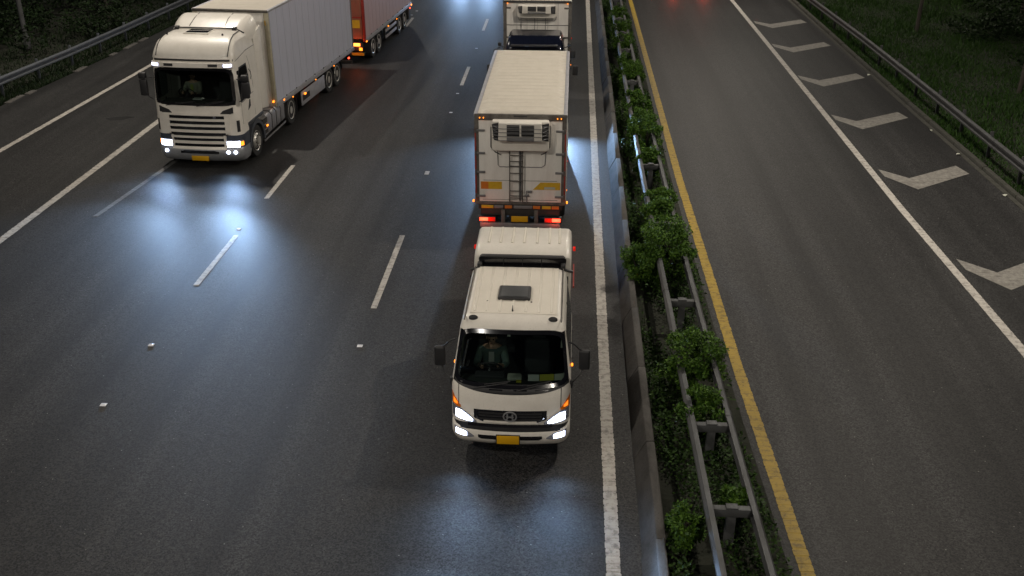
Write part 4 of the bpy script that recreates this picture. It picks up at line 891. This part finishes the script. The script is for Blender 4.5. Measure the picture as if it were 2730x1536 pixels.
box('front_band', SEAL, bt, -1.14, 1.14, 3.156, 3.164, 2.42, 2.445)
MB().tube([(-.72, 3.13, 2.75), (-.68, 3.13, 2.62), (.66, 3.13, 2.62), (.70, 3.13, 2.75)], .012, 6).build('drain_pipe', GREYP, bt)
for x in (-.6, -.1, .3): MB().tube([(x, 3.14, 2.75), (x, 3.14, 2.05)], .009, 6).build('cooling_hose', GREYP, bt)
reefer_unit(bt, -.72, .67, 2.72, 3.2, 3.15, cage=False)
for x in (-.4, .4): box('chassis_rail', CHASSIS, bt, x - .04, x + .04, .6, 10, .62, .90)

# a second truck of that kind farther up the middle lane, just beyond the top edge: its beams light the road in view
def copy_tree(o, parent=None):
    c = o.copy(); COL.objects.link(c); c.parent = parent
    for ch in list(o.children): copy_tree(ch, c)
    return c
b2 = copy_tree(bt); b2.location = (-6.1, 63.5, 0)
for ch in b2.children:
    if ch.type == 'LIGHT': ch.data = ch.data.copy(); ch.data.energy = 1300
tag(b2, 'box truck with lit headlamps in the middle lane, beyond the top of the photo', 'truck')

r2 = copy_tree(rt); r2.location = (6.6, 60.3, 0); tag(r2, 'box truck with red tail lights on the right carriageway, beyond the top of the photo', 'truck')
for ch in r2.children:
    if ch.type == 'LIGHT': ch.data = ch.data.copy(); ch.data.energy = 26

# ------------------------------------------------------------------ tractor unit
TX, TY, TR = -10.95, 28.28, R(-2.8)
tr = thing('tractor_unit', 'white high-roof tractor unit with black grille slots and lit headlamps, pulling the pale trailer', 'truck', (TX, TY, 0), TR); tr.scale = (1.05, 1, 1)
tc_ = Cab(w=[(.25, 1.20), (.5, 1.24), (1.9, 1.24), (3.0, 1.19), (3.3, 1.17), (3.62, 1.10), (3.74, 1.0), (3.78, .86)],
          yf=[(.25, .08), (.45, .0), (.62, .0), (.66, .03), (1.0, .04), (1.6, .06), (1.92, .09), (2.98, .20), (3.25, .24), (3.40, .33), (3.55, .48), (3.66, .66), (3.74, .88), (3.78, 1.12)],
          bow=[(.25, .10), (1.9, .10), (3., .08), (3.78, .03)], r=[(.25, .22), (1.9, .20), (3., .18), (3.78, .16)], yr=[(.25, 2.1), (3.78, 2.1)])
def tskip(x, y, z):
    if 1.93 < z < 2.93 and abs(x) < 1.15 - (z - 1.9) * .03 and y < .5: return True
    if 2.0 < z < 2.86 and abs(x) > 1.1 and .42 < y < 1.18: return True
    return False
ysT = [.42, .52, .66, .8, .95, 1.18, 1.4, 1.7, 1.9]
tc_.body([1.22, 1.35, 1.5, 1.65, 1.8, 1.92, 2.02, 2.2, 2.4, 2.6, 2.75, 2.86, 2.93, 3.0, 3.1, 3.25, 3.34, 3.42, 3.5, 3.56, 3.62, 3.67, 3.71, 3.745, 3.77, 3.78], ysT, tskip, cap_bot=False).build('cab_body', WPAINT, tr, angle=40)
low = Cab(tc_.w, tc_.yf, tc_.bow, tc_.r, [(.2, .80), (2, .80)])
low.body([1.02, 1.1, 1.2, 1.225], [.5, .62, .75], cap_bot=False, cap_top=False).build('corner_panel', WPAINT, tr, angle=40)
low.body([.64, .72, .82, .92, 1.0, 1.018], [.5, .62, .75], cap_top=False).build('lamp_surround', mat('blue grey trim', (.055, .065, .085), .35, .2, coat=.4), tr, angle=40)
bmp = Cab([(.2, 1.19), (.4, 1.25), (.7, 1.25)], [(.22, .10), (.30, .02), (.42, -.03), (.58, -.03), (.64, .02)], tc_.bow, tc_.r, [(.2, .80), (2, .80)])
bmp.body([.22, .25, .30, .36, .42, .5, .58, .62, .64], [.5, .62, .75]).build('bumper', mat('silver bumper', (.30, .31, .33), .35, .3, dirt=.4, dscale=6, dcol=(.14, .14, .14)), tr, angle=40)
fr_, pn_ = tc_.frame(lambda z: 1.16 - (z - 1.9) * .03, 1.89, 2.97, .075, .012)
pn_.build('windscreen', WSG, tr, angle=60); fr_.build('windscreen_border', GLOSSB, tr, angle=40)
# sun visor with lamps
sv = tc_.patch(-1.17, 1.17, 3.0, 3.13, .10, .05, 26, 3).build('sun_visor', WPAINT, tr, angle=40)
tc_.patch(-1.14, 1.14, 3.16, 3.215, .006, .02, 26, 1).build('visor_gap', BLACK, tr)
for sg in (-1, 1):
    tc_.patch(sg * .93, sg * 1.13, 3.035, 3.10, .112, .02, 6, 2).build('marker_lamp', MARKW, sv)
    tc_.patch(sg * .50, sg * .76, 3.03, 3.105, .108, .02, 6, 2).build('visor_slot', BLACK, sv)
    # dark scoop beside the front panel, side vent, headlamps
    tc_.patch(sg * .70, sg * 1.06, lambda x: 1.665 + .02 * (abs(x) > 1.), lambda x: float(np.interp(abs(x), [.70, .78, 1.06], [1.675, 1.76, 1.86])), .022, .02, 10, 2).build('corner_scoop', BLACK, tr)
    tc_.patch(sg * 1.12, sg * 1.19, 1.12, 1.46, .014, .03, 4, 3).build('corner_vent', BLACK, tr)
    tc_.patch(sg * 1.09, sg * 1.215, 1.08, 1.52, .008, .03, 5, 3).build('vent_frame', WPAINT, tr)
    h = low.patch(sg * .78, sg * 1.22, .645, .87, .014, .03, 12, 3).build('headlamp', LAMPGLASS, tr, angle=40)
    low.patch(sg * .81, sg * 1.15, .665, .84, .028, .02, 10, 3).build('headlamp_lens', HEADE, h, angle=40); low.patch(sg * 1.17, sg * 1.225, .70, .82, .026, .02, 4, 2).build('side_signal', AMBE, h)
    for x in ((.83, 1.03) if sg > 0 else (.98,)): MB().lathe([(.001, -.02), (.045, -.018), (.05, 0), (.05, .03)], (sg * x, bmp.front(x, .52) - .01, .525), 14, 'y').build('fog_lens', HEADE, tr)
    spot(tr, (sg * .98, -.14, .77), (sg * .05, -1, -.035), 2900, size=31, wide=2.8); spot(tr, (sg * .98, -.14, .77), (sg * .03, -1, -.10), 330, size=72, wide=1.7); spot(tr, (sg * .98, -.14, .53), (sg * .04, -1, -.36), 34, size=95, wide=1.5)
    # mirrors
    mx = sg * 1.46; MZ = 2.12
    mirror(tr, mx, .22, MZ, MZ + .47, .21, [[(sg * 1.2, .28, 2.66), (mx, .22, 2.62)], [(sg * 1.24, .25, 2.0), (mx - sg * .05, .22, 2.14)]], .12)
    mirror(tr, mx, .22, MZ + .50, MZ + .68, .20, [], .14)
    # door and side window, seams
    w_ = tc_.side(sg, [(.40, 2.0), (1.20, 2.06), (1.20, 2.5), (1.16, 2.88), (.62, 2.88), (.40, 2.6)], .004, .006).build('side_window', SDG, tr)
    tc_.side(sg, [(.36, 1.94), (1.25, 2.0), (1.25, 2.5), (1.20, 2.93), (.58, 2.93), (.36, 2.62)], .001, .003).build('window_frame', BLACK, tr)
    for a in ([(.36, 1.3), (.37, 1.3), (.37, 2.0), (.36, 2.0)], [(1.42, 1.3), (1.43, 1.3), (1.50, 2.2), (1.46, 2.8), (1.34, 3.1), (1.33, 3.1), (1.45, 2.8), (1.49, 2.2)], [(.40, 3.14), (1.34, 3.26), (2.08, 3.26), (2.08, 3.272), (1.34, 3.272), (.40, 3.152)], [(.42, 1.92), (1.44, 2.0), (1.44, 2.01), (.42, 1.93)]): tc_.side(sg, a, .003, .005).build('panel_seam', BLACK, tr)
    tc_.side(sg, [(.86, 1.58), (1.10, 1.66), (1.10, 1.86), (1.02, 1.86)], .005, .01).build('door_grip', BLACK, tr)
    MB().tube([(sg * 1.225, 1.34, 2.40), (sg * 1.25, 1.36, 2.5), (sg * 1.245, 1.34, 2.62), (sg * 1.22, 1.30, 2.72)], .012, 6).build('grab_handle', CHROME, tr)
    MB().add([(sg * 1.24, 2.08, 1.3), (sg * 1.25, 2.62, 1.2), (sg * 1.22, 2.62, 3.75), (sg * 1.17, 2.08, 3.5), (sg * 1.21, 2.08, 1.3), (sg * 1.22, 2.62, 1.2), (sg * 1.19, 2.62, 3.75), (sg * 1.14, 2.08, 3.5)], [(0, 1, 2, 3), (7, 6, 5, 4), (0, 4, 5, 1), (1, 5, 6, 2), (2, 6, 7, 3), (3, 7, 4, 0)]).build('side_fairing', WPAINT, tr, bevel=.01)
    # wheel arch, step and lower flank
    MB().rings([[(sg * 1.265, 1.35 + rr * math.cos(a), .47 + rr * math.sin(a)) for rr in (.56, .68)] + [(sg * .92, 1.35 + rr * math.cos(a), .47 + rr * math.sin(a)) for rr in (.66, .56)] for a in np.linspace(-.15, math.pi - .0, 18)]).build('wheel_arch', mat('arch grey', (.05, .056, .068), .45, dirt=.4, dscale=7), tr, angle=40)
    box('sill', mat('arch grey', (.05, .056, .068), .45), tr, sg * 1.23 - .03, sg * 1.23 + .03, .72, 2.06, 1.14, 1.24, .02)
    wheel(tr, sg * 1.09, 1.35, .49, .29, sg, True); wheel(tr, sg * .98, 4.78, .48, .54, sg)
    MB().rings([[(sg * 1.27, 4.78 + rr * math.cos(a), .48 + rr * math.sin(a)) for rr in (.55, .575)] + [(sg * .72, 4.78 + rr * math.cos(a), .48 + rr * math.sin(a)) for rr in (.575, .55)] for a in np.linspace(-.5, math.pi - .5, 16)]).build('mudguard', BLACK, tr, angle=40)
    # step box and tank in four banded segments
    box('side_step', CHASSIS, tr, sg * 1.10 - .13, sg * 1.10 + .13, 2.02, 2.42, .35, .95, .03)
    for z in (.42, .58, .74): box('step_tread', GREYP, tr, sg * 1.22 - .02, sg * 1.22 + .02, 2.05, 2.38, z, z + .035, .006)
    for k in range(4):
        y0 = 2.45 + k * .43
        MB().prism([(sg * .78, .34), (sg * 1.12, .30), (sg * 1.21, .40), (sg * 1.22, .86), (sg * 1.14, .98), (sg * .78, 1.0)], 'y', y0, y0 + .405).build('fuel_tank', TANK, tr, bevel=.025, seg=3)
        MB().prism([(sg * .78, .335), (sg * 1.125, .295), (sg * 1.216, .395), (sg * 1.226, .865), (sg * 1.145, .988), (sg * .78, 1.006)], 'y', y0 + .405, y0 + .43).build('tank_strap', BLACK, tr)
    box('tank_skirt', GREYP, tr, sg * 1.22 - .012, sg * 1.22 + .012, 2.0, 4.15, .24, .30, .006)
    marker(tr, sg * 1.24, 2.32, .68); marker(tr, sg * 1.24, 4.1, 1.02, AMBE, .05)
# grille: dark recess behind white bars
tc_.patch(-.86, .86, 1.03, 1.61, .002, .02, 20, 4).build('grille_recess', GLOSSB, tr); low.patch(-.76, .76, .62, 1.03, .004, .02, 20, 3).build('grille_recess', GLOSSB, tr)
BAR = [(1.605, 1.66, .92), (1.44, 1.505, .90), (1.275, 1.34, .88), (1.10, 1.175, .86), (.935, .995, .80), (.765, .845, .77), (.60, .675, .73)]
for z0, z1, hw in BAR: (tc_ if z0 > 1.02 else low).patch(-hw, hw, z0, z1, .035, .05, 22, 2).build('grille_slat', WPAINT, tr, angle=40)
for sg in (-1, 1):
    tc_.patch(sg * .80, sg * .93, 1.06, 1.64, .028, .04, 5, 6).build('grille_frame', WPAINT, tr, angle=40); low.patch(sg * .73, sg * .79, .60, 1.02, .03, .04, 3, 5).build('grille_frame', WPAINT, tr, angle=40)
tc_.patch(-.93, .93, 1.018, 1.03, .03, .02, 20, 1).build('grille_joint', BLACK, tr)
tc_.patch(-.98, .98, 1.64, 1.875, .014, .02, 22, 3).build('front_flap', WPAINT, tr, angle=40)
MB().lathe([(.001, -.008), (.04, -.006), (.045, .006)], (.52, tc_.front(.52, 1.55) - .014, 1.555), 16, 'y').build('badge', CHROME, tr)
bmp.patch(-.56, .56, lambda x: .47, lambda x: .545 + .02 * (abs(x) < .5), .008, .02, 20, 2).build('lower_intake', GLOSSB, tr)
MB().box(-.25, .25, bmp.front(0, .33) - .05, bmp.front(0, .33) - .035, .255, .40).build('number_plate', PLATE, tr, bevel=.006)
wiper(tr, tc_, -.85, 1.88, -.05, 2.0); wiper(tr, tc_, .05, 1.88, .80, 2.02)
# roof: hatch, spoiler bar, deflector
MB().box(-.45, .28, 1.02, 1.60, 3.76, 3.80).build('roof_hatch_frame', WPAINT, tr, bevel=.012); MB().box(-.40, .23, 1.08, 1.56, 3.802, 3.815).build('roof_hatch', GLOSSB, tr, bevel=.006)
for x in (-.9, .7): MB().lathe([(.03, 0), (.03, .02), (.012, .05)], (x, .98, 3.76), 8, 'z').build('roof_lug', BLACK, tr)
MB().tube([(-1.08, 1.66, 3.70), (-.85, 1.64, 3.83), (.85, 1.64, 3.83), (1.08, 1.66, 3.70)], .018, 7).build('roof_bar', BLACK, tr)
for x in (-.86, .82): MB().box(x - .06, x + .06, 1.56, 1.72, 3.77, 3.87).build('bar_bracket', BLACK, tr, bevel=.02)
secs = []
for y, h, wt, wb in ((1.62, .01, .96, 1.10), (1.80, .10, .99, 1.13), (2.05, .20, 1.02, 1.16), (2.35, .275, 1.04, 1.19), (2.58, .29, 1.04, 1.20)):
    z0, zt = 3.55, 3.79 + h
    secs.append([(-wb, y, z0 - .1), (-wb, y, z0 + .04), (-wt - .03, y, zt - .10), (-wt + .06, y, zt - .015), (-wt + .16, y, zt), (0, y, zt + .012), (wt - .16, y, zt), (wt - .06, y, zt - .015), (wt + .03, y, zt - .10), (wb, y, z0 + .04), (wb, y, z0 - .1)])
MB().rings(secs).build('air_deflector', WPAINT, tr, angle=50)
for sg in (-1, 1): MB().tube([(sg * .52, 1.70, 3.865), (sg * .50, 2.1, 4.02), (sg * .50, 2.55, 4.095)], .008, 5).build('deflector_crease', SEAL, tr)
for sg in (-1, 1): MB().tube([(sg * 1.02, .30, 3.30), (sg * 1.02, .50, 3.53), (sg * 1.0, .75, 3.68), (sg * .97, 1.1, 3.76), (sg * .96, 1.6, 3.775)], .014, 6).build('roof_seam', BLACK, tr)
# cab inside
box('cab_floor', DARKIN, tr, -1.1, 1.1, .3, 2.0, 1.3, 1.38); box('cab_rear_wall', DARKIN, tr, -1.12, 1.12, 1.95, 2.0, 1.3, 3.1); box('dashboard', DASH, tr, -1.06, 1.06, .32, .74, 1.45, 1.95, .06, 3); box('header_shelf', DARKIN, tr, -1.05, 1.05, .35, .8, 2.95, 3.1, .02)
box('side_curtain', mat('pale curtain', (.14, .17, .16), .9), tr, -1.08, -1.06, .45, .85, 2.05, 2.9)
steering(tr, (-.48, .80, 2.06), .23); seat(tr, -.48, 1.24, 1.74); seat(tr, .5, 1.24, 1.74)
box('dash_paper', PAPERW, tr, -.22, .06, .50, .68, 1.952, 1.975, .004)
for x in (-.42, .42): box('chassis_rail', CHASSIS, tr, x - .05, x + .05, .6, 5.9, .62, .92)
cs, sn = math.cos(TR), math.sin(TR); px, py = -.48, 1.22
person((TX + px * cs - py * sn, TY + px * sn + py * cs, 1.74), TR, 'driver in pale jacket behind the windscreen of the high-roof tractor unit', SKIN, JAC2, HIVIS, HAIR, (0, -.46, .32))

# ------------------------------------------------------------------ semi trailers (local y runs backwards from the front wall)
def trailer(name, label, loc, rz, L, Wd, z0, z1, panel, frame, axles, guard, tail=None, rear_y=None, npan=14):
    t = thing(name, label, 'trailer', loc, rz)
    h = Wd / 2
    for sg in (-1, 1):
        for k in range(npan):
            a = .10 + (L - .2) * k / npan; box('side_panel', panel, t, sg * (h - .02) - .018, sg * (h - .02) + .018, a + .009, a + (L - .2) / npan - .009, z0 + .16, z1 - .06, .004, 1)
        box('lower_side_rail', ALU, t, sg * h - .03, sg * h + .03, 0.03, L, z0, z0 + .155, .012); box('top_rail', ALU, t, sg * (h - .03) - .045, sg * (h - .03) + .045, 0, L, z1 - .06, z1 + .01, .012)
        MB().prism([(sg * h, z0), (sg * h, z1 - .06), (sg * (h - .16), z1 - .06), (sg * (h - .16), z0)], 'y', -.01, .095).build('front_corner_post', CREAM, t, bevel=.04, seg=3)
        box('rear_post', frame, t, sg * (h - .05) - .055, sg * (h - .05) + .055, L - .09, L + .02, z0, z1 - .0, .012)
        k = .9
        while k < L - .3:
            MB().box(sg * (h + .012) - .014, sg * (h + .012) + .014, k - .02, k + .02, z0 + .10, z0 + .19).build('rail_buckle', BLACK, t); k += .95
        for ya in axles:
            wheel(t, sg * (h - .27), ya, .47, .42, sg)
            MB().rings([[(sg * (h - .02), ya + rr * math.cos(a), .47 + rr * math.sin(a)) for rr in (.52, .54)] + [(sg * (h - .48), ya + rr * math.cos(a), .47 + rr * math.sin(a)) for rr in (.54, .52)] for a in np.linspace(.1, math.pi - .1, 10)]).build('mudguard', BLACK, t)
        g0, g1, kind = guard
        if kind == 'plate':
            MB().prism([(g0, .32), (g1, .32), (g1, .80), (g0, .80)], 'x', sg * (h - .05) - .015, sg * (h - .05) + .015).build('side_guard', ALU, t, bevel=.01); box('guard_opening', BLACK, t, sg * (h - .035) - .003, sg * (h - .035) + .003, g0 + .12, g0 + .85, .46, .66)
        else:
            for z in (.36, .62): box('side_guard', ALU, t, sg * (h - .05) - .02, sg * (h - .05) + .02, g0, g1, z, z + .12, .01)
        for y in (g0 + .1, g1 - .1): box('guard_post', CHASSIS, t, sg * (h - .12) - .04, sg * (h - .12) + .04, y - .04, y + .04, .34, z0)
        box('landing_leg', CHASSIS, t, sg * .85 - .07, sg * .85 + .07, g0 - .55, g0 - .40, .25, z0, .01); box('landing_foot', CHASSIS, t, sg * .85 - .13, sg * .85 + .13, g0 - .62, g0 - .34, .17, .25, .01)
    for k in range(10): a = .0; box('roof_panel', BOXROOF, t, -h + .06, h - .06, .06 + (L - .1) * k / 10 + .003, .06 + (L - .1) * (k + 1) / 10 - .003, z1 - .04, z1 + .004, .004, 1)
    box('front_wall', WPANEL, t, -h + .15, h - .15, .02, .08, z0, z1 - .02, .01); box('front_header', FRAMEG, t, -h, h, -.02, .07, z1 - .07, z1 + .012, .015)
    box('floor', CHASSIS, t, -h + .05, h - .05, .1, L - .05, z0 + .02, z0 + .10)
    for x in (-.45, .45): box('chassis_rail', CHASSIS, t, x - .06, x + .06, .5, L - .1, .62, z0 + .02)
    box('under_run_bar', CHASSIS, t, -h + .1, h - .1, L - .06, L + .03, .38, .50, .01)
    return t
st_ = Vector((-9.52, 31.72)); th = R(-5.6); c, s_ = math.cos(th), math.sin(th)
t1 = trailer('semi_trailer', 'long pale silver semi-trailer coupled behind the high-roof tractor unit', (st_.x - 1.25 * c, st_.y - 1.25 * s_, 0), th, 8.45, 2.5, .92, 4.0, SILVER, FRAMEG, (5.45, 6.42), (2.35, 4.85, 'plate'))
for sg in (-1, 1):
    for y in (.12, 1.55, 3.9, 6.0): marker(t1, sg * 1.22, y, .86, AMBE, .030)
    marker(t1, sg * 1.16, -.03, 1.12, AMBE, .05); marker(t1, sg * 1.27, 2.6, .70, AMBE, .05); marker(t1, sg * 1.2, 7.9, .72, TAILE, .05)
    box('rear_door', WPANEL, t1, min(sg * .01, sg * 1.14), max(sg * .01, sg * 1.14), 8.40, 8.45, 1.06, 3.92, .01)
box('reflector_strip', YELL, t1, 1.12, 1.16, -.014, -.011, 3.55, 3.70)
# red truck trailer ahead, seen from behind: its front wall is the far end
th = R(180 - 4.2); Lr = 8.45; hw = 1.22
rc = Vector((-8.47, 41.5)); ax = Vector((math.sin(R(4.2)), math.cos(R(4.2)))); lat = Vector((math.cos(R(4.2)), -math.sin(R(4.2))))
fc = rc - lat * hw + ax * Lr
t2 = trailer('red_trailer', 'red-ended trailer with rosy silver sides and lit brake light, beyond the pale semi-trailer', (fc.x, fc.y, 0), th, Lr, hw * 2, .92, 3.9, REDSIL, REDP, (1.2, 2.25, 6.1, 7.05), (3.0, 5.0, 'bars'))
for sg in (-1, 1):
    dr = box('rear_door', ORANGEP, t2, min(sg * .01, sg * 1.10), max(sg * .01, sg * 1.10), Lr - .02, Lr + .03, 1.06, 3.8, .012)
    box('door_band', REDP, dr, min(sg * .02, sg * 1.09), max(sg * .02, sg * 1.09), Lr + .032, Lr + .037, 1.9, 1.96); box('door_panel', mat('rust orange', (.30, .085, .05), .5, dirt=.4, dscale=4), dr, min(sg * .3, sg * 1.05), max(sg * .3, sg * 1.05), Lr + .032, Lr + .036, 2.0, 2.62)
    box('door_reflector', YELL, dr, min(sg * .60, sg * 1.02), max(sg * .60, sg * 1.02), Lr + .034, Lr + .04, 1.5, 1.82)
    cl_ = box('tail_cluster', BLACK, t2, sg * .85 - .26, sg * .85 + .26, Lr + .03, Lr + .10, .58, .92, .012)
    box('brake_lens', TAILO, cl_, sg * .86 - .14, sg * .86 + .14, Lr + .10, Lr + .12, .78, .90, .01); box('signal_lens', AMBE, cl_, sg * 1.02 - .07, sg * 1.02 + .07, Lr + .10, Lr + .12, .60, .72, .01)
    glow(t2, (sg * .86, Lr + .28, .8), 5, (1., .14, .05))
    box('bumper_reflector', YELL, t2, min(sg * .62, sg * 1.14), max(sg * .62, sg * 1.14), Lr + .032, Lr + .045, .385, .495); marker(t2, sg * 1.24, Lr - .05, .96, AMBE, .05); marker(t2, sg * 1.24, 4.7, .85, AMBE, .04); marker(t2, sg * 1.24, .1, .95, TAILO, .05); marker(t2, sg * 1.24, .4, .85, TAILE, .04); marker(t2, sg * 1.24, 3.1, .85, AMBE, .035)
box('bumper_beam', GALV, t2, -1.15, 1.15, Lr + .0, Lr + .03, .37, .51, .01); box('number_plate', PLATE, t2, -.26, .26, Lr + .032, Lr + .045, .62, .74)
for sg in (-1, 1): box('front_locker', CHASSIS, t2, sg * 1.0 - .18, sg * 1.0 + .18, .1, .55, .32, .8, .02)
# every mesh copied into a loop keeps its own name; nothing below
